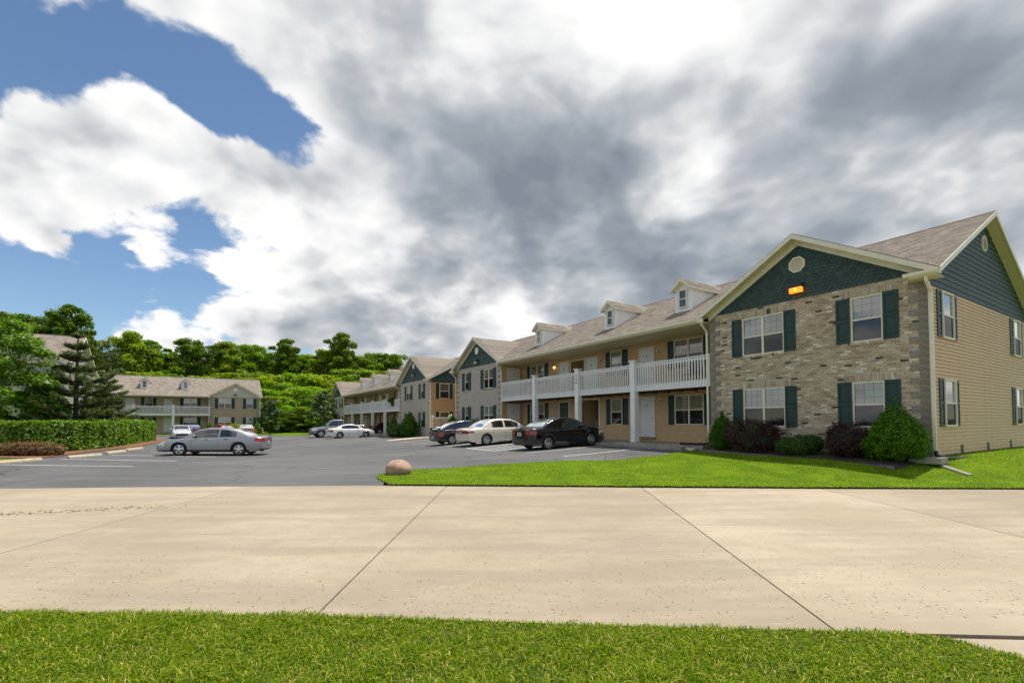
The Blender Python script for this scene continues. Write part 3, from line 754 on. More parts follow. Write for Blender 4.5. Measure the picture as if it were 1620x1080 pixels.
def door_meshes(dark=False):
    key = ('door', dark)
    if key in _cache: return _cache[key]
    w, h = .91, 2.03
    sl = MB(); sl.box(-w / 2, w / 2, -.02, .02, 0, h)
    for (z0, z1) in ((.2, .85), (1.0, 1.55), (1.66, 1.9)):
        for a, b in ((-w / 2 + .11, -.05), (.05, w / 2 - .11)):
            g = .035; o = [(a, -.021, z0), (b, -.021, z0), (b, -.021, z1), (a, -.021, z1)]
            n_ = [(a + g, -.034, z0 + g), (b - g, -.034, z0 + g), (b - g, -.034, z1 - g), (a + g, -.034, z1 - g)]
            sl.face(n_)
            for k in range(4): sl.face([o[k], o[(k + 1) % 4], n_[(k + 1) % 4], n_[k]])
    cs = MB(); c = .07
    cs.box(-w / 2 - c, -w / 2 - .003, -.05, .03, -.02, h + c); cs.box(w / 2 + .003, w / 2 + c, -.05, .03, -.02, h + c); cs.box(-w / 2 - .003, w / 2 + .003, -.05, .03, h + .004, h + c)
    kn = MB(); kn.tube([(0, -.02, 0), (0, -.05, 0), (0, -.055, 0), (0, -.085, 0), (0, -.09, 0)], [.012, .012, .03, .03, .015], 10)
    th = MB(); th.box(-w / 2 - c, w / 2 + c, -.16, .03, -.07, -.021)
    lt = MB(); lt.box(-.03, .03, -.038, -.034, 0, .09)
    r = (sl.mesh('door_slab', mat('dark_storm_door', (.016, .022, .02), .3) if dark else M_DOOR), cs.mesh('door_frame', M_TRIM), kn.mesh('door_knob', mat('brass', (.35, .25, .1), .3, metal=.9), True), th.mesh('threshold', M_CONC), lt.mesh('unit_letter', M_INK))
    _cache[key] = r
    return r
def door(root, loc, rz, dark=False, fine=True):
    sl, cs, kn, th, lt = door_meshes(dark)
    d = link('door', sl, root, loc, (0, 0, rz))
    link('door_frame', cs, d)
    if fine:
        link('door_knob', kn, d, (.37, 0, .95)); link('threshold', th, d); link('unit_letter', lt, d, (0, 0, 1.57))
    return d
def lamp_mesh():
    if 'lamp' in _cache: return _cache['lamp']
    a = MB(); a.box(-.05, .05, -.02, 0, -.09, .09); a.tube([(0, -.02, .02), (0, -.1, .06), (0, -.13, .02)], .012, 6)
    b = MB(); b.tube([(0, -.13, .03), (0, -.13, .0), (0, -.13, -.12), (0, -.13, -.15)], [.02, .075, .06, .02], 8)
    _cache['lamp'] = (a.mesh('lamp_bracket', M_WHITE), b.mesh('lamp_globe', mat('frosted_glass', (.62, .6, .52), .3)), b.mesh('lamp_globe', emitmat('lit_globe', (.9, .7, .45), (1, .62, .25), 1.2)))
    return _cache['lamp']
def porch_lamp(root, loc, lit=False):
    a, b, c = lamp_mesh(); o = link('porch_lamp', a, root, loc); link('lamp_globe', c if lit else b, o)

def brick_wall(x0, x1, z0, z1, opens, quoin=0.0):
    """every brick of the near wing, laid in running bond, soldier courses over the openings"""
    mb = MB(); bw, bh, g = .203, .0645, .0105
    def lay(a, b, c, d):
        if b - a < .03: return
        y = rng.uniform(-.004, .003); t_ = rng.uniform(-.0015, .0015, 4)
        n = len(mb.v)
        mb.v += [(a, .012, c), (b, .012, c), (b, .012, d), (a, .012, d), (a + .002, y + t_[0], c + .002), (b - .002, y + t_[1], c + .002), (b - .002, y + t_[2], d - .002), (a + .002, y + t_[3], d - .002)]
        for f in ((4, 5, 6, 7), (0, 1, 5, 4), (1, 2, 6, 5), (2, 3, 7, 6), (3, 0, 4, 7)): mb.f.append(tuple(n + i for i in f)); mb.m.append(0)
    rows = int((z1 - z0) / (bh + g)); r = 0
    full = [(a, b, c, d) for a, b, c, d in opens] + [(a - .22, b + .22, d, d + .225) for a, b, c, d in opens] + [(a - .02, b + .02, c - .085, c) for a, b, c, d in opens]
    while z0 + r * (bh + g) + bh < z1:
        za = z0 + r * (bh + g); zb_ = za + bh
        qz = int((za - z0) / .203) % 2
        qa = quoin * (1.0 if qz == 0 else .52) if quoin else 0
        x = x0 + (0 if not quoin else qa + g) - (r % 2) * 0
        x = x - ((bw + g) * .5 if r % 2 else 0)
        xe = x1 - qa - (g if quoin else 0); xs_ = x0 + qa + (g if quoin else 0)
        while x < xe:
            a, b = max(x, xs_), min(x + bw, xe)
            segs = [(a, b)]
            for (oa, ob, oc, od) in full:
                if zb_ > oc + .004 and za < od - .004:
                    segs = [q for s_ in segs for q in ((s_[0], min(s_[1], oa - g)), (max(s_[0], ob + g), s_[1])) if q[1] - q[0] > .03]
            for a_, b_ in segs: lay(a_, b_, za, zb_)
            x += bw + g
        r += 1
    for (a, b, c, d) in opens:                       # soldier courses and rowlock sills
        x = a - .22
        while x < b + .22:
            if not (abs(x + .035 - (a + b) / 2) < .125 and (b - a) > .3): lay(x, x + bh, d + .012, d + .21)
            x += bh + g
    return mb
def sill_mesh(w):
    mb = MB(); n = int(w / .075); s = w / n
    for k in range(n): mb.box(-w / 2 + k * s + .004, -w / 2 + (k + 1) * s - .004, -.045 + random.uniform(-.003, .003), .09, -.085, -.012)
    mb.box(-w / 2, w / 2, -.038, .09, -.08, -.016, 1)
    return mb
def wall_grid(mb, x0, x1, z0, z1, opens, y, depth=.12):
    xs = sorted({x0, x1, *[o[0] for o in opens], *[o[1] for o in opens]}); zs = sorted({z0, z1, *[o[2] for o in opens], *[o[3] for o in opens]})
    for a, b in zip(xs[:-1], xs[1:]):
        for c, d in zip(zs[:-1], zs[1:]):
            if any(o[0] <= a and b <= o[1] and o[2] <= c and d <= o[3] for o in opens): continue
            mb.face([(a, y, c), (b, y, c), (b, y, d), (a, y, d)])
    for a, b, c, d in opens:
        mb.face([(a, y, c), (a, y, d), (a, y + depth, d), (a, y + depth, c)]); mb.face([(b, y, d), (b, y, c), (b, y + depth, c), (b, y + depth, d)])
        mb.face([(a, y, d), (b, y, d), (b, y + depth, d), (a, y + depth, d)]); mb.face([(a, y, c), (a, y + depth, c), (b, y + depth, c), (b, y, c)])
def lap(mb, p0, p1, nrm, z, h=.108, t=.030):
    """one clapboard from p0 to p1 (xy), facing nrm"""
    (ax, ay), (bx, by), (nx, ny) = p0, p1, nrm
    q = h * .58
    o = [(ax + nx * t, ay + ny * t, z), (bx + nx * t, by + ny * t, z), (bx + nx * t * .92, by + ny * t * .92, z + q), (ax + nx * t * .92, ay + ny * t * .92, z + q)]
    p = [(ax + nx * .003, ay + ny * .003, z + h + .004), (bx + nx * .003, by + ny * .003, z + h + .004)]
    mb.face(o); mb.face([o[3], o[2], p[1], p[0]]); mb.face([(ax, ay, z), (bx, by, z), o[1], o[0]])
    mb.face([(ax, ay, z), o[0], o[3], p[0]]); mb.face([(bx, by, z), p[1], o[2], o[1]])
def roof_slope(mb, e0, e1, r0, r1, course=.145, step=.010):
    """lapped courses from the eave e0-e1 up to the ridge r0-r1"""
    e0, e1, r0, r1 = map(Vector, (e0, e1, r0, r1)); L = (r0 - e0).length; n = int(L / course) + 1
    nrm = (e1 - e0).cross(r0 - e0).normalized()
    if nrm.z < 0: nrm = -nrm
    w = (e1 - e0).length
    for k in range(n):
        a, b = k / n, min(1, (k + 1.0) / n)
        A0, A1 = e0.lerp(r0, a) + nrm * (step + .002), e1.lerp(r1, a) + nrm * (step + .002)
        B0, B1 = e0.lerp(r0, b) + nrm * .001, e1.lerp(r1, b) + nrm * .001
        mb.face([A0, A1, B1, B0], 0, [(0, a * L), (w, a * L), (w, b * L), (0, b * L)])
        C0, C1 = e0.lerp(r0, a), e1.lerp(r1, a)
        mb.face([C0, C1, A1, A0], 0, [(0, a * L), (w, a * L), (w, a * L + .01), (0, a * L + .01)])

def octagon_vent(root, loc, rz, fine=True):
    r = .29; ring = [(r * math.cos(math.pi * (k + .5) / 4), r * math.sin(math.pi * (k + .5) / 4)) for k in range(8)]
    mb = MB()
    for k in range(8):
        a, b = ring[k], ring[(k + 1) % 8]; s = .82
        mb.face([(a[0], -.05, a[1]), (b[0], -.05, b[1]), (b[0] * s, -.05, b[1] * s), (a[0] * s, -.05, a[1] * s)])
        mb.face([(a[0], 0, a[1]), (b[0], 0, b[1]), (b[0], -.05, b[1]), (a[0], -.05, a[1])])
        mb.face([(a[0] * s, -.05, a[1] * s), (b[0] * s, -.05, b[1] * s), (b[0] * s, -.015, b[1] * s), (a[0] * s, -.015, a[1] * s)])
    mb.face([(x * .82, -.015, z * .82) for x, z in ring])
    o = mb.build('gable_vent', M_TRIM if fine else M_WHITE, root); o.location = loc; o.rotation_euler = (0, 0, rz)
    if fine:
        if 'slat' not in _cache: _cache['slat'] = {}
        for k in range(8):
            z = -.20 + k * .055; hw = .235 if abs(z) < .1 else .235 - (abs(z) - .1)
            m = MB().face([(-hw, -.046, z), (hw, -.046, z), (hw, -.018, z + .04), (-hw, -.018, z + .04)]); m.build('louvre_slat', M_TRIM, o)
def wall_light(root, loc, lit, fine=True):
    mb = MB(); w, h = .22, .13
    pts = [(-w, 0), (w, 0), (w, -.20), (-w, -.20)]
    mb.box(-w, w, -.20, 0, .04, .16); mb.box(-w + .02, w - .02, -.05, 0, -.13, .04)
    mb.face([(-w, -.20, .16), (w, -.20, .16), (w, 0, .21), (-w, 0, .21)])
    o = mb.build('wall_light', mat('bronze_fixture', (.03, .025, .02), .5), root); o.location = loc
    ln = MB(); ln.box(-w + .015, w - .015, -.19, -.052, -.13, .038)
    ln.build('lamp_lens', emitmat('lit_amber_lens', (.9, .25, .03), (1.0, .21, .012), 1.5) if lit else mat('dull_lens', (.45, .42, .33), .35), o)
    if lit:
        g = MB(); g.tube([(0, -.205, .02), (0, -.2, -.03), (0, -.195, -.08)], [.03, .02, .008], 6); g.build('lamp_bulb', emitmat('lit_bulb', (1, .7, .1), (1, .62, .05), 2.0), o)

def building(name, label, O, ang, zb, wr, nb, bay, wl, depth, brick, siding, gable, fine, wins_r, wins_l, recess_lo, recess_up, dormers, lit=False, near=False, number=None, side_wins=(), category='apartment building', ground_drop=0.45, rowgable=True):
    root = thing(name, label, category, (O.x, O.y, zb), ang)
    bz = nb * bay; L = wr + bz + wl; RD = 1.8; ridge = depth / 2
    ZE, ZR, YE = 5.34, 8.30 + (depth - 10.6) * .26, -.45
    SL = (ZR - ZE) / (ridge - YE)
    def B(n_, mb, m_, smooth=False, **k): return mb.build(n_, m_, root, smooth, **k)
    M_G = M_SHING if gable == 'green' else M_CREAM
    # ---------- plain rear, ends and inner faces
    w = MB(); d0 = -ground_drop
    w.box(-L + .02, -.02, depth - .25, depth - .02, d0, 5.3)                      # back
    w.box(-L + .02, -L + .22, .25, depth - .25, d0, 5.3); w.box(-.22, -.02, .25, depth - .25, d0, 5.3)
    w.box(-wr - .0, -wr + .2, .25, RD + .2, d0, 5.3); w.box(-wr - bz - .2, -wr - bz, .25, RD + .2, d0, 5.3)
    B('wall', w, siding)
    f = MB(); f.box(-L - .0, 0.0, .03, depth + .02, d0, .06); B('foundation', f, mat('foundation_block', (.22, .21, .19), .95, .15, 6))
    # ---------- brick wings
    for side, (xa, xb, wins) in enumerate(((-wr, 0.0, wins_r), (-L, -wr - bz, wins_l))):
        ops = []
        for (cu, ww, dbl, zz, hh) in wins: ops.append((xb - cu - ww / 2, xb - cu + ww / 2, zz, zz + hh))
        isnear = near and side == 0
        w = MB(); wall_grid(w, xa, xb, d0, 5.46, ops, .0125 if isnear else 0.0)
        w.box(xa, xb, .14, .24, d0, 5.46) if not ops else None
        for (p, q) in ((xa, 1), (xb, -1)): w.face([(p, .012, d0), (p, .25, d0), (p, .25, 5.46), (p, .012, 5.46)])
        B('brick_wall', w, M_MORTAR if isnear else brick)
        if isnear:
            B('brick', brick_wall(xa + .002, xb - .002, -.30, 5.45, ops, .46), M_BRICK, kind='stuff')
            q1 = MB().box(-.46, 0, -.012, .03, 0, .196); q2 = MB().box(-.24, 0, -.012, .03, 0, .196)
            q1, q2 = q1.mesh('quoin', M_QUOIN), q2.mesh('quoin', M_QUOIN)
            for k in range(28):
                z = -.30 + k * .203
                if z + .2 > 5.45: break
                link('quoin', q1 if k % 2 == 0 else q2, root, (xb, 0, z)); link('quoin', q1 if k % 2 == 0 else q2, root, (xa + (.46 if k % 2 == 0 else .24), 0, z))
        else:
            qm = MB().box(-.2, .2, -.02, .02, 0, .2).mesh('quoin', mat('grey_quoin', (.25, .235, .21), .9, .15, 4))
            for k in range(14):
                for xx in (xa + .2, xb - .2): link('quoin', qm, root, (xx, 0, -.2 + k * .406))
        for (cu, ww, dbl, zz, hh) in wins:
            xc = xb - cu
            window(root, (xc, .045, zz), 0, ww, hh, dbl, fine or isnear, 'full' if (random.random() < .7 or isnear) else 'upper')
            sw = .40 if isnear else .42
            sm = shutter_mesh(sw, hh)
            for sg in (-1, 1): link('shutter', sm, root, (xc + sg * (ww / 2 + sw / 2 + .012), -.006, zz))
            sl_ = sill_mesh(ww + .06).build('sill', [M_BRICK if isnear else M_CONC, M_MORTAR], root); sl_.location = (xc, -.004, zz)
            k_ = MB(); y = -.022
            for y0_, y1_ in ((-.022, .01),):
                A = [(-.06, y0_, .0), (.06, y0_, 0), (.105, y0_, .22), (-.105, y0_, .22)]; Bk = [(x, y1_, z) for x, y2_, z in A]
                k_.face(A)
                for i in range(4): k_.face([A[i], Bk[i], Bk[(i + 1) % 4], A[(i + 1) % 4]])
            ko = k_.build('keystone', M_KEY, root); ko.location = (xc, -.002, zz + hh + .006)
        # gable above
        xm, hw = (xa + xb) / 2, (xb - xa) / 2 + .42
        gs = .575; ap = ZE + gs * hw
        gz_ = lambda x: ap - gs * abs(x - xm)
        z0 = 5.42 if gable == 'green' else 5.25
        g = MB()
        hwz = min((ap - .16 - z0) / gs, (xb - xa) / 2)
        g.face([(xm - hwz, .004, z0), (xm + hwz, .004, z0), (xm + hwz, .004, gz_(xm + hwz) - .16), (xm, .004, ap - .16), (xm - hwz, .004, gz_(xm + hwz) - .16)])
        if isnear:                                   # scalloped shingles
            rp, sw = .125, .155; r = 0; z = z0 + .02
            while z < ap - .3:
                half = (ap - .2 - z) / gs + .1; x = xm - math.floor(half / sw) * sw - (sw / 2 if r % 2 else 0)
                while x < xm + half:
                    if abs(x - xm) < (ap - .16 - z) / gs:
                        tone = random.uniform(-.002, .002); yb, yt = -.036 + tone, -.002
                        pts = [(x - sw * .47, -.030 + tone, z + .02), (x + sw * .47, -.030 + tone, z + .02), (x + sw * .485, yt, z + rp + .05), (x - sw * .485, yt, z + rp + .05)]
                        arc = [(x + sw * .485 * math.cos(-t_), yb, z + .02 - .066 * math.sin(t_)) for t_ in (math.pi * k / 6 for k in range(1, 6))]
                        pts = [pts[0]] + arc[::-1] + pts[1:]
                        g.face(pts, 1)
                    x += sw
                z += rp; r += 1
            B('gable_shingles', g, [mat('gable_gap_shade', (.005, .018, .016), .8), M_SHING], kind='stuff')  # backing darkened: painted shade in the gaps between the scallops
        else:
            z = z0
            while z < ap - .3:
                h2 = (ap - .2 - z) / gs
                if h2 > .1: lap(g, (xm - min(h2, (xb - xa) / 2), 0.0), (xm + min(h2, (xb - xa) / 2), 0.0), (0, -1), z, .17, .018)
                z += .17
            B('gable_siding', g, M_G, kind='stuff')
        yb = ridge - .3
        rf = MB(); ov = YE + .01
        yv = YE + (ap - ZE) / SL + .05; ye_ = ov + .03
        roof_slope(rf, (xm - hw, ov, ZE), (xm - hw, ye_, ZE), (xm, ov, ap), (xm, yv, ap)); roof_slope(rf, (xm + hw, ov, ZE), (xm + hw, ye_, ZE), (xm, ov, ap), (xm, yv, ap))
        ro = B('gable_roof', rf, M_ROOF)
        so_ = MB()
        for sg in (-1, 1):
            so_.face([(xm + sg * hw, ov, ZE - .15), (xm, ov, ap - .15), (xm, .05, ap - .15), (xm + sg * ((xb - xa) / 2 - .01), .05, ZE - .15 + gs * .43), (xm + sg * hw, ye_, ZE - .15)])
        so_.build('soffit', M_SOFFIT, ro)
        rk = MB()
        for sg in (-1, 1):
            e, a_ = Vector((xm + sg * hw, ov - .012, ZE - .085)), Vector((xm, ov - .012, ap - .085))
            rk.face([e + Vector((0, 0, .075)), a_ + Vector((0, 0, .075)), a_ - Vector((0, 0, .095)), e - Vector((0, 0, .095))])
            rk.face([e + Vector((0, .03, .075)), e + Vector((0, 0, .075)), e - Vector((0, 0, .095)), e + Vector((0, .03, -.095))])
            rk.face([e + Vector((0, 0, .075)), a_ + Vector((0, 0, .075)), a_ + Vector((0, .03, .075)), e + Vector((0, .03, .075))])
            rk.face([e - Vector((0, 0, .095)), a_ - Vector((0, 0, .095)), a_ + Vector((0, .03, -.095)), e + Vector((0, .03, -.095))])
        rk.build('rake_board', M_TRIM, ro)
        fz = MB()
        for sg in (-1, 1):
            xo = (xb - xa) / 2 + .02
            e, a_ = Vector((xm + sg * xo, -.055, gz_(xm + xo) - .13)), Vector((xm, -.055, ap - .13))
            fz.face([e, a_, a_ - Vector((0, 0, .22)), e - Vector((0, 0, .22))]); fz.face([e - Vector((0, 0, .22)), a_ - Vector((0, 0, .22)), a_ + Vector((0, .055, -.22)), e + Vector((0, .055, -.22))])
        fz.build('frieze_board', M_TRIM, ro)
        octagon_vent(root, (xm - .03, -.022, ap - 1.02), 0, isnear)
        wall_light(root, (xm - .03, -.024, ap - 1.90), lit and side == 0, isnear)
        for xx in ((xa - .12, xb + .08) if not isnear else (xa - .10, xb + .07)):
            d = MB(); yy = -.055
            d.beam((xx, YE + .06, ZE - .12), (xx, YE + .06, ZE - .28), .075, .06, (0, 1, 0)); d.beam((xx, YE + .06, ZE - .26), (xx, yy, ZE - .55), .075, .06, (0, 1, 0)); d.beam((xx, yy, ZE - .52), (xx, yy, .16), .075, .06, (0, 1, 0))
            B('downspout', d, M_TRIM if gable == 'green' else M_WHITE)
    # ---------- main roof
    OV = .36
    rf = MB(); ex0, ex1 = -L - OV, OV
    YI = .30; ZI = ZE + SL * (YI - YE)
    roof_slope(rf, (-wr - bz - .02, YE, ZE), (-wr + .02, YE, ZE), (-wr - bz - .02, YI, ZI), (-wr + .02, YI, ZI)); roof_slope(rf, (-.06, YE, ZE), (ex1, YE, ZE), (-.06, YI, ZI), (ex1, YI, ZI)); roof_slope(rf, (ex0, YE, ZE), (-L + .06, YE, ZE), (ex0, YI, ZI), (-L + .06, YI, ZI))
    roof_slope(rf, (ex0, YI, ZI), (ex1, YI, ZI), (ex0, ridge, ZR), (ex1, ridge, ZR)); roof_slope(rf, (ex1, 2 * ridge - YE, ZE), (ex0, 2 * ridge - YE, ZE), (ex1, ridge, ZR), (ex0, ridge, ZR))
    ro = B('main_roof', rf, M_ROOF)
    cp = MB()
    for sg in (-1, 1):
        dy, dz = .14 * sg, -.14 * SL
        cp.face([(ex0, ridge, ZR + .03), (ex1, ridge, ZR + .03), (ex1, ridge + dy, ZR + .025 + dz), (ex0, ridge + dy, ZR + .025 + dz)])
        cp.face([(ex0, ridge + dy, ZR + .025 + dz), (ex1, ridge + dy, ZR + .025 + dz), (ex1, ridge + dy, ZR + .0 + dz), (ex0, ridge + dy, ZR + .0 + dz)])
    cp.build('ridge_cap', mat('ridge_shingles', (.16, .13, .11), .95, .2, 6), ro)
    sf = MB()
    for yy in (YE, 2 * ridge - YE):
        for a, b in ((-.02, ex1), (ex0, -L + .02)): MB().face([(a, yy, ZE - .14), (b, yy, ZE - .14), (b, ridge, ZR - .14), (a, ridge, ZR - .14)]).build('rake_soffit', M_SOFFIT, ro)
    for xx, o_ in ((ex0, -.012), (ex1, .012)):
        rk = MB()
        for yy in (YE, 2 * ridge - YE):
            A, C = Vector((xx + o_, yy, ZE)), Vector((xx + o_, ridge, ZR)); u3 = Vector((0, 0, 1))
            rk.face([A - u3 * .01, C - u3 * .01, C - u3 * .17, A - u3 * .17]); rk.face([A - u3 * .17, C - u3 * .17, C - u3 * .17 - Vector((o_ * 3, 0, 0)), A - u3 * .17 - Vector((o_ * 3, 0, 0))])
            rk.face([A - u3 * .01, C - u3 * .01, C - u3 * .0 - Vector((o_ * 2, 0, 0)), A - u3 * .0 - Vector((o_ * 2, 0, 0))])
        rk.build('rake_board', M_TRIM, ro)
    segs = [(-wr - bz + .3, -wr - .3), (-.42, ex1), (ex0, -L + .42)]
    for a, b in segs:
        gt = MB(); y0, y1 = YE - .12, YE - .005; zt, zl = ZE - .01, ZE - .13
        pr = [(y1, zt), (y1, zl), (y0 + .035, zl), (y0, zl + .05), (y0, zt), (y0 + .012, zt), (y0 + .012, zl + .055)]
        for (p, q) in zip(pr[:-1], pr[1:]): gt.face([(a, *p), (b, *p), (b, *q), (a, *q)])
        for x in (a, b): gt.face([(x, *p) for p in pr[:5]])
        gt.build('gutter', M_TRIM if gable == 'green' else M_WHITE, ro)
    for a, b in ((-wr - bz, -wr), (-.30, ex1 - .02), (ex0 + .02, -L + .30)): MB().box(a, b, YE + .0, YE + .03, ZE - .17, ZE - .012).build('fascia', M_TRIM, ro)
    ce = MB(); n = int(bz / .3); s_ = bz / n                                     # covered walk ceiling, panel by panel
    for k in range(n): ce.box(-wr - bz + k * s_ + .006, -wr - bz + (k + 1) * s_ - .006, YE + .031, RD, 5.155, 5.175)
    ce.box(-wr - bz, -wr, YE + .031, RD, 5.18, 5.2)
    for a, b in ((-.4, 0.34), (-L - .34, -L + .4)): ce.box(a, b, YE + .031, .05, 5.16, 5.18)
    ce.build('ceiling_panels', M_SOFFIT, ro, kind='stuff')
    # ---------- right gable end (and the plain left one)
    for xx, nx, vis in ((0.0, 1, True), (-L, -1, False)):
        ymax = depth
        if near and nx == 1:
            bm_ = MB(); lap(bm_, (0, 0), (0, ymax), (1, 0), 0); me = bm_.mesh('siding_board', siding)
            for k in range(46): link('siding_board', me, root, (0, .0, .07 + k * .108))
        else:
            sdg = MB()
            for k in range(46 if vis else 12): lap(sdg, (xx, .02), (xx, ymax), (nx, 0), .07 + k * (.108 if vis else .41), .108 if vis else .41)
            B('siding', sdg, siding, kind='stuff')
        g = MB(); z = 5.05
        while z < ZR - .25:
            yh = (ZR - .16 - z) / SL
            lo, hi = max(0.0, ridge - yh), min(depth, ridge + yh)
            if hi - lo > .15: lap(g, (xx + nx * .004, lo), (xx + nx * .004, hi), (nx, 0), z, .17, .022)
            z += .17
        B('gable_siding', g, M_G if gable != 'plain' else siding, kind='stuff')
        bk = MB(); bk.face([(xx - nx * .02, .0, 5.0), (xx - nx * .02, depth, 5.0), (xx - nx * .02, ridge, ZR - .15)]); B('gable_sheathing', bk, M_G)
        if vis: octagon_vent(root, (.024, ridge - .05, ZR - 1.05), R(90), near)
        if vis:
            cb = MB(); cb.box(-.005, .03, -.03, .075, -.1, 5.1); B('corner_board', cb, M_TRIM)
    for (vc, ww, zz, hh, dbl) in side_wins:
        window(root, (.052, vc, zz), R(90), ww, hh, dbl, near, 'upper' if near else 'full')
        sm = shutter_mesh(.34, hh)
        for sg in (-1, 1): link('shutter', sm, root, (.018, vc + sg * (ww / 2 + .182), zz), (0, 0, R(90)))
    if near:
        fv = MB(); fv.box(-.13, .13, -.018, .02, 0, .26)
        fv = fv.mesh('foundation_vent', M_BLACK)
        for y in (2.39, 5.06, 7.83): link('foundation_vent', fv, root, (.014, y, .07), (0, 0, R(90)))
    # ---------- covered front: recessed wall, doors, windows
    x1, x0 = -wr, -wr - bz
    op_lo = [(x1 - b, x1 - a) for (k, a, b) in recess_lo if k == 'open']; op_up = [(x1 - b, x1 - a) for (k, a, b) in recess_up if k == 'open']
    sdg = MB()
    step = .108 if fine else .216
    z = .09
    while z < 5.16:
        cuts = op_lo if z < 2.35 else (op_up if 2.75 < z < 4.85 else [])
        a = x0
        for c in sorted(cuts) + [(x1, x1)]:
            if c[0] - a > .05: lap(sdg, (a, RD), (c[0], RD), (0, -1), z, step)
            a = c[1]
        z += step
    B('siding', sdg, siding, kind='stuff')
    w = MB(); wall_grid(w, x0, x1, d0, 5.3, [(a, b, .05, 2.42) for a, b in op_lo] + [(a, b, 2.8, 4.88) for a, b in op_up], RD + .004, .15); B('front_wall', w, siding)
    for xx in (x0 + .003, x1 - .003):
        sdg = MB(); z = .09
        while z < 5.16:
            lap(sdg, (xx, .02), (xx, RD), (1 if xx < (x0 + x1) / 2 else -1, 0), z, step); z += step
        B('siding', sdg, siding, kind='stuff')
    for ops, zf, zt in ((op_lo, .06, 2.42), (op_up, 2.8, 4.88)):
        for a, b in ops:
            c = MB(); c.box(a - .1, a, RD, RD + 4, zf, zt); c.box(b, b + .1, RD, RD + 4, zf, zt); c.box(a, b, RD + 4, RD + 4.1, zf, zt); c.box(a, b, RD + .15, RD + 4, zt, zt + .05)
            if zf > 1: c.box(a, b, RD, RD + 4, zf - .05, zf)
            B('passage_wall', c, siding)
            tr = MB(); tr.box(a - .09, a, RD - .035, RD + .02, zf, zt + .09); tr.box(b, b + .09, RD - .035, RD + .02, zf, zt + .09); tr.box(a, b, RD - .035, RD + .02, zt, zt + .09); B('opening_trim', tr, M_TRIM)
    if fine and op_lo:
        a, b = op_lo[0]
        st = MB(); st.beam((a + .15, RD + .9, 2.75), (b - .1, RD + .9, .5), .05, .3, (0, 0, 1)); st.beam((a + .15, RD + 1.9, 2.75), (b - .1, RD + 1.9, .5), .05, .3, (0, 0, 1))
        s = B('stair', st, mat('stair_timber', (.06, .05, .03), .8, .2, 8))
        for k in range(11):
            t_ = (k + .5) / 11; t2 = MB().box(-.13, .13, -.48, .48, -.02, .02); o = t2.build('tread', mat('stair_timber', (.1, .1, .1)), s); o.location = (a + .15 + (b - a - .25) * t_, RD + 1.4, 2.75 - 2.25 * t_ + .1)
        for k in range(8):
            t_ = k / 8; t2 = MB().box(-.02, .02, -.02, .02, 0, .9); o = t2.build('baluster', M_TRIM, s); o.location = (a + .3 + (b - a - .3) * t_, RD + .9, 2.65 - 2.25 * t_)
    for rec, zw, zd, lz in ((recess_lo, .92, .30, 2.15), (recess_up, 3.62, 2.86, 4.72)):
        for (k, a, b) in rec:
            xc = x1 - (a + b) / 2
            if k in ('dbl', 'sgl'):
                ww = b - a; hh = 1.44
                window(root, (xc, RD - .052, zw), 0, ww, hh, k == 'dbl', fine, 'full' if fine or random.random() < .6 else 'upper')
                sm = shutter_mesh(.40, hh)
                for sg in (-1, 1): link('shutter', sm, root, (xc + sg * (ww / 2 + .205), RD - .016, zw))
            elif k in ('door', 'dark'): door(root, (xc, RD - .036, zd), 0, k == 'dark', fine)
            elif k in ('lamp', 'lit'): porch_lamp(root, (xc, RD - .016, lz), k == 'lit' and near)
            elif k == 'side': door(root, (x0 + .04, (a + b) / 2, zd), R(90), False, fine)
    # ---------- balcony
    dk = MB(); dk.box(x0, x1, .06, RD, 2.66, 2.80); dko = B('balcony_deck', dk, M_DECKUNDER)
    fs = MB(); fs.box(x0, x1, .0, .058, 2.57, 2.86); fs.build('deck_fascia', M_WHITE, dko)
    bb = MB(); bb.box(x0, x1, -.055, -.002, 2.545, 2.59); bb.build('fascia_cap', M_WHITE, dko)
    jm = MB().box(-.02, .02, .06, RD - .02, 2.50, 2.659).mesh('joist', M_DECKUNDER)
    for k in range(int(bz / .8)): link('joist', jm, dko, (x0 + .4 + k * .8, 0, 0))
    tr = MB(); tr.box(x0, x1, -.045, .055, 3.835, 3.876); tr.box(x0, x1, -.004, .03, 3.70, 3.79); rl = B('railing', tr, M_WHITE)
    bm = MB().box(-.024, .024, -.044, -.006, 2.60, 3.833)
    if near:
        bm = bm.mesh('baluster', M_WHITE)
        for k in range(nb):
            m_ = int(bay / .142)
            for j in range(1, m_): link('baluster', bm, rl, (x0 + k * bay + bay * j / m_, 0, 0))
    else:
        bj = MB()
        for j in range(1, int(bz / .142)): bj.box(x0 + j * .142 - .024, x0 + j * .142 + .024, -.044, -.006, 2.60, 3.833)
        bj.build('baluster', M_WHITE, rl, kind='stuff')
    pm = MB(); h_ = .14
    pm.box(-h_, h_, -.17, .11, d0, 3.99); pm.box(-h_ - .012, h_ + .012, -.182, .122, d0, .25)
    pm.box(-h_ - .03, h_ + .03, -.20, .14, 3.99, 4.02); pm.box(-h_ - .055, h_ + .055, -.225, .165, 4.02, 4.06)
    pm = pm.mesh('post', M_WHITE)
    for k in range(1, nb):
        po = link('post', pm, root, (x0 + k * bay, 0, 0))
        if number and k == 2:
            for j, ch in enumerate(number):
                cu = bpy.data.curves.new('digit', 'FONT'); cu.body = ch; cu.size = .23; cu.extrude = .004; cu.align_x = 'CENTER'
                tmp = bpy.data.objects.new('digit', cu); me = bpy.data.meshes.new_from_object(tmp); bpy.data.objects.remove(tmp)
                me.materials.clear(); me.materials.append(M_INK)
                link('house_number', me, po, (0, -.176, 3.60 - j * .20), (R(90), 0, 0))
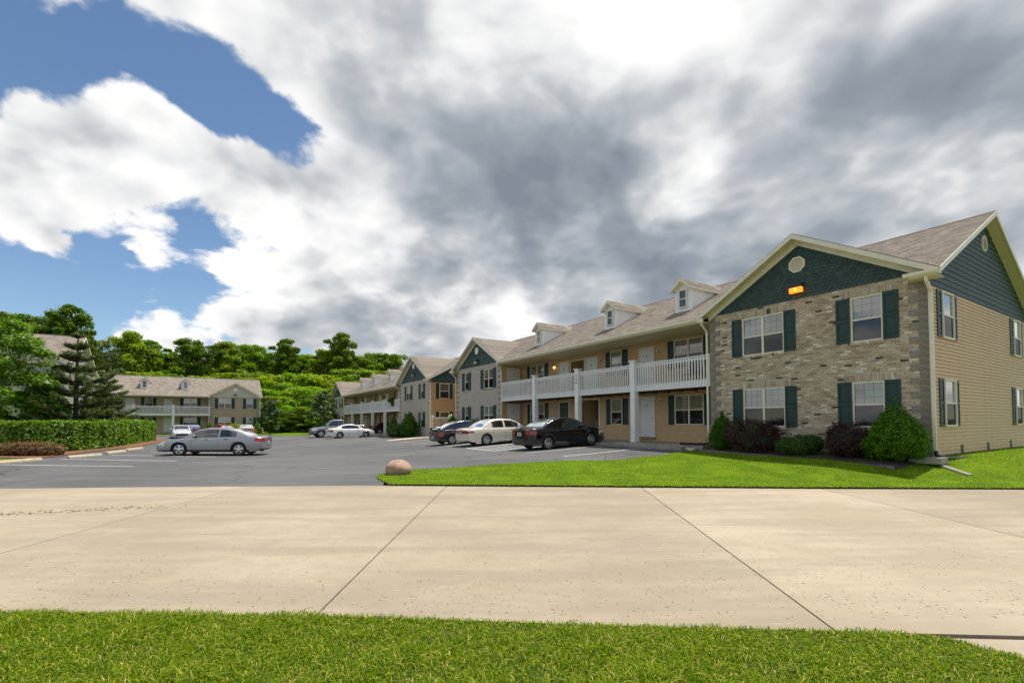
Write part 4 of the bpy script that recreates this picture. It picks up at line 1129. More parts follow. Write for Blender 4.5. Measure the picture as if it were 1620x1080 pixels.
    for xx in (x0 + .07, x1 - .07): link('post', MB().box(-.05, .05, -.05, .05, 2.57, 3.9).mesh('post', M_WHITE), root, (xx, 0, 0))
    # ---------- dormers
    for ud in dormers:
        yf = 1.4; zf = ZE + SL * (yf - YE); hw = .42; zt = zf + 1.12; da = zt + .36
        yb = yf + (zt - zf) / SL + .25
        d = MB()
        d.face([(-hw, yf, zf - .05), (hw, yf, zf - .05), (hw, yf, zt), (0, yf, da), (-hw, yf, zt)])
        for sg in (-1, 1): d.face([(sg * hw, yf, zf - .05), (sg * hw, yf, zt), (sg * hw, yb, zt), (sg * hw, yb, zt - .02)])
        for k in range(10):                                                       # clapboards on the cheeks
            z = zf + .02 + k * .11
            ye = YE + (z + .11 - ZE) / SL
            if ye < yb:
                for sg in (-1, 1): lap(d, (sg * hw, yf + .08), (sg * hw, min(ye + .1, yb)), (sg, 0), z, .11, .018)
        do = d.build('dormer', M_WHITE, root); do.location = (-ud, 0, 0)
        rr = MB(); e = hw + .16; rz_ = zt - .02; yk = YE + (da - ZE) / SL
        for sg in (-1, 1): roof_slope(rr, (sg * e, yf - .25, rz_), (sg * e, YE + (rz_ - ZE) / SL + .08, rz_), (0, yf - .25, da + .08), (0, YE + (da + .08 - ZE) / SL + .08, da + .08), .145)
        rr.build('dormer_roof', M_ROOF, do)
        tm = MB()
        for sg in (-1, 1):
            A, C = Vector((sg * e, yf - .258, rz_)), Vector((0, yf - .258, da + .08)); u3 = Vector((0, 0, 1))
            tm.face([A + u3 * .0, C + u3 * .0, C - u3 * .15, A - u3 * .13]); tm.face([A - u3 * .13, C - u3 * .15, C - u3 * .15 + Vector((0, .25, 0)), A - u3 * .13 + Vector((0, .25, 0))])
            tm.box(min(sg * e, sg * (e - .02)), max(sg * e, sg * (e - .02)), yf - .255, YE + (rz_ - ZE) / SL + .1, rz_ - .13, rz_ - .004)
            tm.face([(sg * e, yf - .255, rz_ - .128), (sg * hw, yf - .255, rz_ - .128), (sg * hw, YE + (rz_ - ZE) / SL, rz_ - .128), (sg * e, YE + (rz_ - ZE) / SL, rz_ - .128)])
        tm.build('dormer_trim', M_TRIM, do)
        cb = MB()
        for sg in (-1, 1): cb.box(sg * hw - .05, sg * hw + .05, yf - .02, yf + .09, zf - .04, zt)
        cb.box(-hw + .05, hw - .05, yf - .018, yf, zf - .04, zf + .08); cb.build('corner_board', M_WHITE, do)
        p = win_parts(.46, .86, False, fine)
        wf = link('dormer_window', p['frame'], do, (0, yf - .055, zf + .17)); link('pane', p['pane'], wf, (0, .012, .43)); link('pane', p['pane'], wf, (0, .0, .05)); link('room_shade_panel', p['back'], wf)
    return root

LAY_LO = [('dbl', 1.57, 3.2), ('lamp', 4.15, 4.2), ('door', 4.42, 5.49), ('sgl', 6.72, 7.6), ('open', 8.66, 10.19), ('dark', 11.3, 12.35), ('lamp', 12.7, 12.8), ('dbl', 13.95, 15.62), ('side', .45, 1.55)]
LAY_UP = [('dbl', 1.57, 3.2), ('lamp', 4.15, 4.2), ('door', 4.42, 5.49), ('sgl', 6.72, 7.6), ('lamp', 8.42, 8.5), ('door', 8.66, 9.74), ('open', 9.92, 11.16), ('door', 11.29, 12.36), ('lit', 12.7, 12.8), ('dbl', 13.95, 15.62), ('lamp', 16.45, 16.55), ('side', .45, 1.55)]
WR = [(4.93, 1.60, True, .87, 1.46), (4.93, 1.60, True, 3.60, 1.46), (1.56, .88, False, .87, 1.46), (1.56, .88, False, 3.60, 1.46)]
WL = [(1.87, 1.42, True, .87, 1.46), (1.87, 1.42, True, 3.60, 1.46), (5.4, .66, False, .87, 1.46), (5.4, .66, False, 3.60, 1.46)]
ANG_A = math.atan2(-U.y, -U.x)
building('apartment_building', 'near two-storey brick apartment building with lit orange lamp in its green gable', OA, ANG_A, .51, 7.15, 4, 4.18, 7.15, 10.6, M_BRICK_SHADED, M_SIDE, 'green', True,
         WR, WL, LAY_LO, LAY_UP, (9.49, 14.35, 21.14), lit=True, near=True, number='640',
         side_wins=((1.355, .97, .90, 1.42, False), (1.355, .97, 3.55, 1.42, False), (8.99, .93, .90, 1.42, False), (8.99, .93, 3.55, 1.42, False)))
OB = uv(36.25, -.2)
lay_b = lambda L: [(k, a * 1.06, a * 1.06 + (b - a)) if k != 'side' else (k, a, b) for k, a, b in L] + [('door', 19.0, 20.0), ('dbl', 21.3, 22.9)]
WRB = [(2.02, .70, False, z, 1.46) for z in (.87, 3.6)] + [(5.65, 1.3, True, z, 1.46) for z in (.87, 3.6)]
WLB = [(2.0, 1.3, True, z, 1.46) for z in (.87, 3.6)] + [(5.6, .8, False, z, 1.46) for z in (.87, 3.6)]
building('apartment_building', 'second apartment building in the row, unlit green gables and plain white balcony', OB, ANG_A, .28, 8.3, 5, 4.94, 7.7, 10.6, M_BRICK_SHADED, M_SIDE_B, 'green', False,
         WRB, WLB, lay_b(LAY_LO), lay_b(LAY_UP), (11.0, 15.9, 22.6, 28.6), side_wins=((1.4, 1.0, .9, 1.42, False), (1.4, 1.0, 3.55, 1.42, False)))
OC = Vector((-37.9, 71.6, 0))
ANG_C = math.atan2(V.y, V.x)
WRC = [(4.45, 1.60, True, .87, 1.46), (4.45, 1.60, True, 3.60, 1.46), (1.28, .9, False, .87, 1.46), (1.28, .9, False, 3.60, 1.46)]
building('apartment_building', 'tan apartment building with cream gable at the far end of the car park', OC, ANG_C, .14, 6.25, 4, 4.3, 6.25, 10.6, M_BRICK_TAN, M_SIDE_C, 'cream', False,
         WRC, WRC, LAY_LO, LAY_UP, (9.24, 13.88, 18.5))
# grey-green building mostly hidden by the pine and the leafy tree
OD = Vector((-35.2, 37.5, 0))
building('apartment_building', 'grey-green sided apartment building behind the pine on the left', OD, ANG_C, .95, 6.25, 4, 4.3, 6.25, 10.6, M_BRICK_SHADED, M_SIDE_D, 'plain', False,
         WRC, WRC, LAY_LO, LAY_UP, (), side_wins=((2.2, 1.0, .9, 1.42, False), (2.2, 1.0, 3.55, 1.42, False), (6.8, 1.0, .9, 1.42, False), (6.8, 1.0, 3.55, 1.42, False)))

# ================================================================== CARS
def carpaint(name, c, metal=0.0, rough=0.3):
    return mat(name, c, rough, metal=metal, coat=0.8, spec=0.5)
M_CARGLASS = glassmat('car_glass', (0.012, 0.016, 0.016), 0.30, 1.0)
M_TAIL = mat('tail_light_red', (0.38, 0.012, 0.012), 0.15, coat=.6)
M_HEAD = mat('headlight_glass', (0.62, 0.63, 0.62), 0.12, coat=.6)
M_PLATE = mat('plate_white', (0.62, 0.64, 0.68), 0.5)
M_DARKIN = mat('car_interior', (0.02, 0.02, 0.022), 0.9)
M_UNDER = mat('underbody', (0.010, 0.010, 0.010), 0.9)
def interp(prof, x):
    xs, zs = zip(*prof); return float(np.interp(x, xs, zs))
def wheel_meshes(r, w, style):
    key = ('wheel', r, w, style)
    if key in _cache: return _cache[key]
    n = 28; ty = MB()
    prof = [(r * .66, -w / 2 + .015), (r * .80, -w / 2), (r * .93, -w / 2 + .008), (r, -w / 2 + .04), (r, w / 2 - .04), (r * .93, w / 2 - .008), (r * .80, w / 2), (r * .66, w / 2 - .015)]
    ring = [[(q * math.cos(2 * math.pi * k / n), y, q * math.sin(2 * math.pi * k / n)) for q, y in prof] for k in range(n)]
    for k in range(n):
        A, B = ring[k], ring[(k + 1) % n]
        for i in range(len(prof) - 1): ty.face([A[i], A[i + 1], B[i + 1], B[i]])
    rm = MB(); R_ = r * .665
    def disc(q0, q1, y0, y1, m):
        for k in range(n):
            a, b = 2 * math.pi * k / n, 2 * math.pi * (k + 1) / n
            rm.face([(q0 * math.cos(a), y0, q0 * math.sin(a)), (q0 * math.cos(b), y0, q0 * math.sin(b)), (q1 * math.cos(b), y1, q1 * math.sin(b)), (q1 * math.cos(a), y1, q1 * math.sin(a))], m)
    for sg in (-1, 1):
        disc(R_, R_ * .9, sg * (w / 2 - .015), sg * (w / 2 - .005), 0); disc(R_ * .9, R_ * .88, sg * (w / 2 - .005), sg * (w / 2 - .06), 0)
        disc(R_ * .88, .001, sg * (w / 2 - .06), sg * (w / 2 - .06), 1)
        ns = {'five': 5, 'ten': 9, 'disc': 12, 'seven': 7}[style]; wd = {'five': .36, 'ten': .16, 'disc': .17, 'seven': .26}[style]
        for k in range(ns):
            a = 2 * math.pi * k / ns + .3; ca, sa = math.cos(a), math.sin(a); hw = R_ * wd
            y = sg * (w / 2 - .012); y2 = sg * (w / 2 - .035)
            p = lambda q, t_: (q * ca - t_ * sa, y if q < R_ * .5 else y2, q * sa + t_ * ca)
            rm.face([p(R_ * .12, -hw * .45), p(R_ * .12, hw * .45), p(R_ * .92, hw * .62), p(R_ * .92, -hw * .62)], 0)
        disc(R_ * .30 if style != 'disc' else R_ * .5, .001, sg * (w / 2 - .011), sg * (w / 2 - .004), 0)
    _cache[key] = (ty.mesh('tyre', M_TYRE, True), rm.mesh('rim', [M_RIM, M_BLACK]))
    return _cache[key]

def car(name, label, P, paint, loc_rear_front, style='five', detail=True, category='car', group=None):
    """P: body profile. x runs from the tail (0) to the nose (L); z up; half-width in y."""
    L, W, Hh = P['L'], P['W'], P['H']; r = P['r']; xr, xf = P['axles']
    root = thing(name, label, category, group=group)
    (ax, ay), (bx, by) = loc_rear_front                      # ground points under rear and front axle centres
    za, zb = hz(ax, ay), hz(bx, by)
    d = Vector((bx - ax, by - ay, zb - za)).normalized()
    yv = Vector((0, 0, 1)).cross(d).normalized(); zv = d.cross(yv)
    M = Matrix((d, yv, zv)).transposed().to_4x4()
    org = Vector((ax, ay, za)) - d * xr
    root.matrix_world = Matrix.Translation(org) @ M
    arch = r + .055
    # stations
    xs = set(np.linspace(.0, L, 46).round(4))
    for xw in (xr, xf):
        for k in range(-8, 9): xs.add(round(xw + arch * math.sin(math.pi * k / 16), 4))
        xs.add(round(xw - arch - .002, 4)); xs.add(round(xw + arch + .002, 4))
    for x in (.02, .05, .10, L - .02, L - .05, L - .1): xs.add(x)
    xs = sorted(xs)
    def halfw(x):
        t0 = min(1, x / P.get('tailr', .45)); t1 = min(1, (L - x) / P.get('noser', .75))
        k = (1 - (1 - t0) ** 2.6 * P.get('tailt', .14)) * (1 - (1 - t1) ** 2.4 * P.get('noset', .22))
        return W / 2 * k
    def zb_(x):
        z = interp(P['bottom'], x)
        for xw in (xr, xf):
            q = arch ** 2 - (x - xw) ** 2
            if q > 0: z = max(z, r * .98 + math.sqrt(q) * .98 - .0)
        return z
    def zt_(x): return interp(P['top'], x)
    def section(x):
        w, b, t = halfw(x), zb_(x), zt_(x)
        pts = [(w * .955, b)]
        zl = P['bottom'][1][1] if len(P['bottom']) > 1 else .2
        full = t - .2
        for fr, wk in ((.16, .985), (.34, .998), (.52, 1.0), (.70, .992), (.84, .972), (.93, .945)):
            z = .2 + full * fr
            pts.append((w * wk, max(z, b + .003 * (1 + fr))))
        pts += [(w * .90, t - .012), (w * .78, t + .004), (w * .5, t + .022), (w * .2, t + .030), (0, t + .032)]
        return pts
    grid = []
    for x in xs: grid.append([(x, y, z) for y, z in section(x)])
    nx, ns = len(xs), len(grid[0])
    parts = {}
    def put(key, pts):
        mb = parts.setdefault(key, MB()); mb.face(pts)
    cls = P.get('cls', lambda x, y, z, n: 'body')
    for i in range(nx - 1):
        for j in range(ns - 1):
            a, b, c, e = grid[i][j], grid[i + 1][j], grid[i + 1][j + 1], grid[i][j + 1]
            cx, cy, cz = (a[0] + c[0]) / 2, (a[1] + c[1]) / 2, (a[2] + c[2]) / 2
            for sg in (1, -1):
                q = [(p[0], p[1] * sg, p[2]) for p in (a, b, c, e)]
                put(cls(cx, cy * sg, cz, 'side'), q if sg > 0 else q[::-1])
        a, b = grid[i][0], grid[i + 1][0]                    # underside
        q = [(a[0], a[1], a[2]), (a[0], -a[1], a[2]), (b[0], -b[1], b[2]), (b[0], b[1], b[2])]
        put('underbody', q)
    for idx, sx in ((0, -1), (nx - 1, 1)):                    # rounded tail and nose faces
        base = grid[idx]; fr = [1, .93, .8, .6, .4, .2, 0.0]
        cols = []
        for k, f in enumerate(fr):
            bul = P.get('bulge', .07) * math.sqrt(max(0, 1 - f ** 2))
            cols.append([(base[j][0] + sx * bul * (1 - .5 * max(0, (base[j][2] - .45)) / .5), base[j][1] * f, base[j][2]) for j in range(ns - 4)])
        for k in range(len(fr) - 1):
            for j in range(ns - 5):
                A, B_, C_, E_ = cols[k][j], cols[k + 1][j], cols[k + 1][j + 1], cols[k][j + 1]
                cx, cy, cz = (A[0] + C_[0]) / 2, (A[1] + C_[1]) / 2, (A[2] + C_[2]) / 2
                for sg in (1, -1):
                    q = [(p[0], p[1] * sg, p[2]) for p in (A, B_, C_, E_)]
                    put(cls(cx, cy * sg, cz, 'tail' if sx < 0 else 'nose'), q if (sg > 0) == (sx < 0) else q[::-1])
            tp0, tp1 = cols[k][-1], cols[k + 1][-1]
            for sg in (1, -1):
                e0 = (base[ns - 4][0], base[ns - 4][1] * fr[k] * sg, base[ns - 4][2]); e1 = (base[ns - 4][0], base[ns - 4][1] * fr[k + 1] * sg, base[ns - 4][2] + .02)
                put('body', [(tp0[0], tp0[1] * sg, tp0[2]), (tp1[0], tp1[1] * sg, tp1[2]), e1, e0])
    # cabin
    rp = P['roof']; x0, x1 = rp[0][0], rp[-1][0]
    gx = sorted(set(np.linspace(x0, x1, 40).round(4)) | {p[0] for p in rp})
    def belt(x): return zt_(x) - .03
    WR_ = W / 2 * P.get('roofw', .70)
    def cab(x, f):                                            # f: 0 belt .. 1 roof edge
        b = belt(x); zr = max(interp(rp, x), b + .001); q = min(1, (zr - b) / (Hh - b))
        wb = halfw(x) * .925; wt = wb + (WR_ - wb) * q
        return wb + (wt - wb) * (f ** 1.15), b + (zr - b) * f
    def crown(x, s):                                          # s across -1..1
        y, z = cab(x, 1.0); return y * s, z + .035 * (1 - s * s) * min(1, (z - belt(x)) / .2)
    G = []
    for x in gx:
        pts = [(x, *cab(x, f)) for f in (0, .2, .4, .6, .8, .93)]
        pts += [(x, *crown(x, s)) for s in (.97, .8, .5, .25, 0)]
        G.append(pts)
    for i in range(len(gx) - 1):
        for j in range(len(G[0]) - 1):
            for sg in (1, -1):
                q = [(p[0], p[1] * sg, p[2]) for p in (G[i][j], G[i + 1][j], G[i + 1][j + 1], G[i][j + 1])]
                put('body', q if sg > 0 else q[::-1])
    # glass, laid just proud of the cabin skin
    def side_win(xa, xb, lo=.08, hi=.86, cut=.10):
        for sg in (1, -1):
            mb = MB(); n = 14; low, top = [], []
            for k in range(n + 1):
                x = xa + (xb - xa) * k / n
                zr = interp(rp, x); b = belt(x); hgt = zr - b
                f0 = min(.98, lo * .35 / max(hgt, .02)) if hgt < .3 else lo
                f1 = max(f0 + .004, hi if hgt > .3 else 1 - .07 / max(hgt, .071))
                for f, a in ((f0, low), (f1, top)):
                    y, z = cab(x, f); a.append((x, (y + .007) * sg, z))
            for k in range(n): mb.face([low[k], low[k + 1], top[k + 1], top[k]] if sg < 0 else [low[k + 1], low[k], top[k], top[k + 1]])
            mb.build('side_window', M_CARGLASS, root, True)
    def end_win(nm, xa, xb):
        mb = MB(); n = 8; ss = (-.88, -.5, 0, .5, .88)
        rows = []
        for k in range(n + 1):
            x = xa + (xb - xa) * k / n
            row = []
            for s in ss:
                y, z = crown(x, s); row.append((x + (.004 if nm == 'windshield' else -.004), y, z + .008))
            rows.append(row)
        for k in range(n):
            for i in range(4): mb.face([rows[k][i], rows[k][i + 1], rows[k + 1][i + 1], rows[k + 1][i]])
        mb.build(nm, M_CARGLASS, root, True)
    for (a, b) in P['sidewin']: side_win(a, b)
    end_win('rear_window', *P['rearwin']); end_win('windshield', *P['windsh'])
    mats = {'body': paint, 'underbody': M_UNDER, 'tail_light': M_TAIL, 'tail_light_r': M_TAIL, 'head_light': M_HEAD, 'head_light_r': M_HEAD, 'bumper': M_BLACK, 'trim_strip': P.get('trimmat', M_BLACK), 'side_trim': P.get('trimmat', M_BLACK), 'reflector_bar': mat('dark_red_bar', (.16, .008, .008), .2, coat=.5), 'grille': M_BLACK, 'box_floor': M_UNDER}
    for k, mb in parts.items():
        nm = k[:-2] if k.endswith('_r') else k
        me = mb.mesh(nm, mats[k], True)
        bm_ = bmesh.new(); bm_.from_mesh(me); bmesh.ops.remove_doubles(bm_, verts=bm_.verts, dist=.0006); bm_.to_mesh(me); bm_.free()
        me.polygons.foreach_set('use_smooth', [True] * len(me.polygons))
        link(nm, me, root)
    ty, rm = wheel_meshes(r, .21, style)
    for xw in (xr, xf):
        for sg in (1, -1):
            wv = link('wheel', ty, root, (xw, sg * (W / 2 - .125), r)); link('rim', rm, wv)
    if detail:
        for sg in (1, -1):
            mx = P['windsh'][0] - .12 if P['windsh'][0] > P['windsh'][1] else P['windsh'][1] - .35
            mx = P.get('mirror', mx); y, z = cab(mx, .15)
            m = MB(); m.tube([(mx - .06, sg * (y + .02), z + .06), (mx - .04, sg * (y + .10), z + .07), (mx - .03, sg * (y + .2), z + .07)], [.03, .075, .05], 8)
            m.build('mirror', paint if P.get('mirpaint', True) else M_BLACK, root, True)
            for hx in P.get('handles', ()):
                zt = zt_(hx) - .11; w = halfw(hx)
                m = MB(); m.box(hx - .09, hx + .09, sg * (w * .965) - .012, sg * (w * .965) + .022, zt - .012, zt + .016); m.build('door_handle', P.get('handlemat', paint), root)
            for sx_ in P.get('seams', ()):
                m = MB(); pts = []
                for fr in np.linspace(.12, .95, 8):
                    z = zb_(sx_) + (zt_(sx_) - zb_(sx_)) * fr; s_ = section(sx_); ys = np.interp(z, [q[1] for q in s_[:8]], [q[0] for q in s_[:8]]); pts.append((sx_, sg * (ys + .0025), z))
                for p, q in zip(pts[:-1], pts[1:]): m.face([(p[0] - .005, p[1], p[2]), (p[0] + .005, p[1], p[2]), (q[0] + .005, q[1], q[2]), (q[0] - .005, q[1], q[2])])
                m.build('door_seam', M_BLACK, root)
        pz = P.get('plate', .75)
        m = MB(); m.box(-.092, -.075, -.16, .16, pz - .08, pz + .08); po = m.build('license_plate', M_PLATE, root)
        m = MB().box(-.094, -.0925, -.11, .11, pz - .03, pz + .03).build('plate_characters', mat('plate_blue', (.05, .08, .25), .5), po)
        if P.get('spoiler'):
            zz = zt_(.1) + .12; m = MB()
            m.box(.02, .2, -W * .40, W * .40, zz, zz + .035)
            for sg in (-1, 1): m.box(.05, .17, sg * W * .36 - .03, sg * W * .36 + .03, zz - .14, zz)
            m.build('spoiler', paint, root)
        if P.get('exhaust'):
            m = MB(); m.tube([(-.02, W * .25, .24), (.2, W * .25, .25)], .03, 8); m.build('exhaust', M_CHROME, root)
    return root

def sedan_cls(t_x=.28, t_z=(.62, .88), t_y=.45, h_x=.5, h_z=(.52, .70), bump_z=None, L=4.6, strip=None, bar=None, low=.30):
    def f(x, y, z, n):
        s = '' if y > 0 else '_r'
        if n == 'tail' or (n == 'side' and x < t_x):
            if t_z[0] < z < t_z[1] and abs(y) > t_y: return 'tail_light' + s
            if bar and n == 'tail' and bar[0] < z < bar[1]: return 'reflector_bar'
        if n == 'nose' and abs(y) < .5 and .38 < z < .56: return 'grille'
        if (n == 'nose' or (n == 'side' and x > L - h_x)) and h_z[0] < z < h_z[1] and abs(y) > .42: return 'head_light' + s
        if strip and n in ('side', 'tail') and strip[0] < z < strip[1] and x < L - .6: return 'side_trim'
        if n in ('side', 'tail', 'nose') and z < low and bump_z: return 'bumper'
        return 'body'
    return f
# long sporty sedan, tail to the right
GP = dict(L=5.03, W=1.87, H=1.42, r=.335, axles=(1.08, 3.89), top=[(0, .93), (.12, .975), (.5, 1.0), (1.1, 1.0), (1.6, .975), (2.4, .945), (3.4, .92), (3.75, .895), (4.4, .80), (4.85, .68), (5.03, .56)],
          bottom=[(0, .36), (.25, .24), (.6, .20), (4.4, .20), (4.9, .21), (5.03, .26)], roof=[(.62, .985), (1.0, 1.17), (1.35, 1.30), (1.75, 1.385), (2.2, 1.42), (2.7, 1.41), (3.05, 1.335), (3.4, 1.17), (3.75, .90)],
          sidewin=[(1.22, 2.02), (2.10, 3.30)], rearwin=(.70, 1.45), windsh=(3.66, 2.92), handles=(1.72, 2.62), seams=(1.45, 2.06, 3.30), plate=.66, roofw=.66, noset=.26, tailt=.16,
          cls=sedan_cls(.34, (.70, .92), .50, .45, (.52, .68), True, 5.03, low=.27), mirror=3.22, exhaust=True, handlemat=M_BLACK)
JT_ = dict(L=4.63, W=1.78, H=1.45, r=.325, axles=(.97, 3.62), top=[(0, 1.0), (.10, 1.035), (.5, 1.05), (1.1, 1.03), (1.6, .99), (3.2, .945), (3.5, .92), (4.1, .85), (4.5, .74), (4.63, .62)],
          bottom=[(0, .30), (.2, .22), (.6, .19), (4.0, .19), (4.5, .2), (4.63, .26)], roof=[(.68, 1.03), (1.05, 1.24), (1.45, 1.39), (1.9, 1.45), (2.4, 1.44), (2.8, 1.37), (3.1, 1.22), (3.52, .94)],
          sidewin=[(1.18, 2.02), (2.12, 3.08)], rearwin=(.76, 1.42), windsh=(3.42, 2.72), handles=(1.72, 2.55), seams=(1.42, 2.07, 3.2), plate=.78, roofw=.70,
          cls=sedan_cls(.30, (.74, .93), .40, .5, (.58, .74), True, 4.63, low=.24), mirror=3.02)
BU = dict(L=4.99, W=1.85, H=1.44, r=.325, axles=(1.13, 3.90), top=[(0, .93), (.12, .98), (.5, 1.01), (1.2, 1.01), (1.7, .985), (3.5, .93), (3.8, .90), (4.4, .82), (4.85, .72), (4.99, .6)],
          bottom=[(0, .32), (.25, .25), (.6, .2), (4.4, .2), (4.99, .26)], roof=[(.85, 1.0), (1.15, 1.2), (1.45, 1.36), (1.8, 1.43), (2.4, 1.44), (2.9, 1.39), (3.25, 1.24), (3.8, .91)],
          sidewin=[(1.55, 2.28), (2.40, 3.32)], rearwin=(.92, 1.42), windsh=(3.68, 2.98), handles=(1.95, 2.75), seams=(1.62, 2.34, 3.45), plate=.72, roofw=.70,
          cls=sedan_cls(.30, (.74, .86), .38, .5, (.56, .72), None, 4.99, bar=(.74, .86)), mirror=3.28, trimmat=mat('dark_cream_strip', (.30, .27, .22), .5))  # trim colour is a darker cream
HB = dict(L=4.25, W=1.74, H=1.42, r=.31, axles=(.85, 3.40), top=[(0, .88), (.1, .93), (.5, .95), (2.9, .92), (3.3, .89), (3.9, .78), (4.25, .58)],
          bottom=[(0, .30), (.2, .22), (.6, .19), (3.8, .19), (4.25, .26)], roof=[(.18, .94), (.5, 1.1), (.9, 1.26), (1.35, 1.38), (1.8, 1.42), (2.3, 1.40), (2.7, 1.25), (3.25, .91)],
          sidewin=[(.95, 1.65), (1.75, 2.75)], rearwin=(.28, 1.15), windsh=(3.12, 2.45), handles=(2.3,), seams=(1.7, 2.9), plate=.5, roofw=.68, spoiler=True,
          cls=sedan_cls(.25, (.62, .80), .42, .45, (.52, .66), True, 4.25, low=.25), mirror=2.72)
WC = dict(JT_, L=4.7, axles=(1.0, 3.72), cls=sedan_cls(.30, (.70, .88), .45, .5, (.54, .70), None, 4.7), roof=[(.55, 1.02), (.95, 1.2), (1.45, 1.36), (1.95, 1.42), (2.4, 1.40), (2.85, 1.30), (3.5, .93)], H=1.42, sidewin=[(1.2, 2.95)], handles=(2.0,), seams=(1.9, 3.25), roofw=.66)
TK = dict(L=5.8, W=2.0, H=1.92, r=.40, axles=(1.25, 4.85), top=[(0, 1.24), (2.3, 1.24), (2.5, 1.26), (4.0, 1.22), (4.3, 1.20), (5.5, 1.12), (5.75, 1.0), (5.8, .85)], bottom=[(0, .50), (.3, .42), (5.4, .42), (5.8, .42)],
          roof=[(2.25, 1.24), (2.36, 1.80), (2.55, 1.90), (3.0, 1.92), (3.5, 1.90), (3.75, 1.78), (4.45, 1.19)], sidewin=[(2.50, 2.95), (3.03, 3.95)], rearwin=(2.26, 2.35), windsh=(4.38, 3.70), handles=(3.15,), seams=(2.98, 4.0), roofw=.78, plate=.7,
          cls=sedan_cls(.2, (.85, 1.1), .8, .55, (.80, 1.02), True, 5.8, low=.55), mirror=3.88, noset=.1, tailt=.03, noser=.5, mirpaint=False)
P_SILVER = carpaint('silver_paint', (.30, .305, .315), .6, .34)
P_BLACK = carpaint('black_paint', (.006, .008, .009), 0, .12)
P_CREAM = carpaint('champagne_paint', (.70, .64, .53), .15, .28)
P_CHAR = carpaint('charcoal_paint', (.012, .013, .016), .1, .2)
P_WHITE = carpaint('white_paint', (.78, .77, .74), 0, .25)
P_GREY = carpaint('grey_paint', (.20, .205, .21), .5, .32)
P_RED = carpaint('red_paint', (.45, .012, .012), 0, .25)
P_TAN = carpaint('tan_paint', (.42, .36, .26), .2, .3)
# silver sedan, nose toward the hedge
ch, sh = math.cos(R(9)), math.sin(R(9))
fx, fy = -17.05, 25.15
car('silver_sedan', 'silver four-door sedan with red tail light, side-on in the bay by the hedge', GP, P_SILVER, ((fx + 2.81 * ch, fy + 2.81 * sh), (fx, fy)), 'five')
def nose_in(u_, v_rear, P):                     # rear axle at v_rear, nose toward the building
    a, b = uv(u_, v_rear), uv(u_, v_rear + P['axles'][1] - P['axles'][0]); return ((a.x, a.y), (b.x, b.y))
car('black_sedan', 'glossy black sedan parked nose-in before the stair opening of the near building', JT_, P_BLACK, nose_in(13.65, -4.15, JT_), 'ten')
car('cream_sedan', 'cream white older sedan with full-width red tail lights, between the black and dark cars', BU, P_CREAM, nose_in(19.15, -4.35, BU), 'disc')
car('dark_hatchback', 'dark hatchback with rear spoiler, farthest left of the three cars at the near building', HB, P_CHAR, nose_in(22.3, -4.95, HB), 'seven')
car('white_coupe', 'white two-door coupe parked nose-in at the second building', WC, P_WHITE, ((-18.2, 49.9), (-16.0, 51.5)), 'seven')
car('grey_pickup', 'grey pickup truck with its nose to the left, behind the white coupe', TK, P_GREY, ((-18.6, 55.6), (-21.6, 53.6)), 'five')
car('dark_red_sedan', 'dark sedan half hidden behind the white coupe, below the far balcony', JT_, carpaint('maroon_dark', (.03, .008, .01), .1, .2), ((-16.3, 58.0), (-14.1, 59.4)), 'seven')
def toward(c, h, P):
    w = (P['axles'][1] - P['axles'][0]) / 2; return ((c[0] - math.cos(h) * w, c[1] - math.sin(h) * w), (c[0] + math.cos(h) * w, c[1] + math.sin(h) * w))
car('silver_compact', 'pale silver sedan seen from its nose, right beside the end of the hedge', dict(JT_), carpaint('pale_silver', (.60, .60, .62), .3, .3), toward((-36.6, 52.8), R(-52), JT_), 'seven')
car('grey_sedan', 'dark grey sedan seen from behind, in front of the far tan building', dict(BU), carpaint('dark_grey', (.07, .075, .08), .4, .3), toward((-41.4, 62.2), R(118), BU), 'disc')
car('red_car', 'bright red car in front of the far tan building', dict(JT_), P_RED, toward((-39.4, 64.8), R(150), JT_), 'seven')
car('tan_sedan', 'tan sedan just right of the red car before the far building', dict(BU), P_TAN, toward((-35.4, 63.6), R(120), BU), 'disc')

# ================================================================== VEGETATION
def leaf_mesh(name, centers, normals, size, m, aspect=1.7, jitter=.5, fold=.25, tips=None):
    """many separate folded leaves (6 verts, 4 tris each as two quads)"""
    n = len(centers); c = np.asarray(centers); nr = np.asarray(normals) + rng.normal(0, jitter, (n, 3))
    nr /= np.linalg.norm(nr, axis=1)[:, None] + 1e-9
    t = rng.normal(0, 1, (n, 3)); t -= (t * nr).sum(1)[:, None] * nr; t /= np.linalg.norm(t, axis=1)[:, None] + 1e-9
    b = np.cross(nr, t)
    s = size * rng.uniform(.6, 1.25, n)[:, None]
    L, Wd = s * aspect / 2, s / 2
    v = np.stack([c - t * L, c + b * Wd - nr * Wd * fold * 0, c + t * L - nr * L * .25, c - b * Wd, ], 1)
    v = v.reshape(-1, 3)
    me = bpy.data.meshes.new(name)
    me.vertices.add(len(v)); me.vertices.foreach_set('co', v.ravel())
    me.loops.add(n * 4); me.loops.foreach_set('vertex_index', np.arange(n * 4))
    me.polygons.add(n); me.polygons.foreach_set('loop_start', np.arange(n) * 4); me.polygons.foreach_set('loop_total', np.full(n, 4))
    me.materials.append(m); me.update(calc_edges=True)
    return me
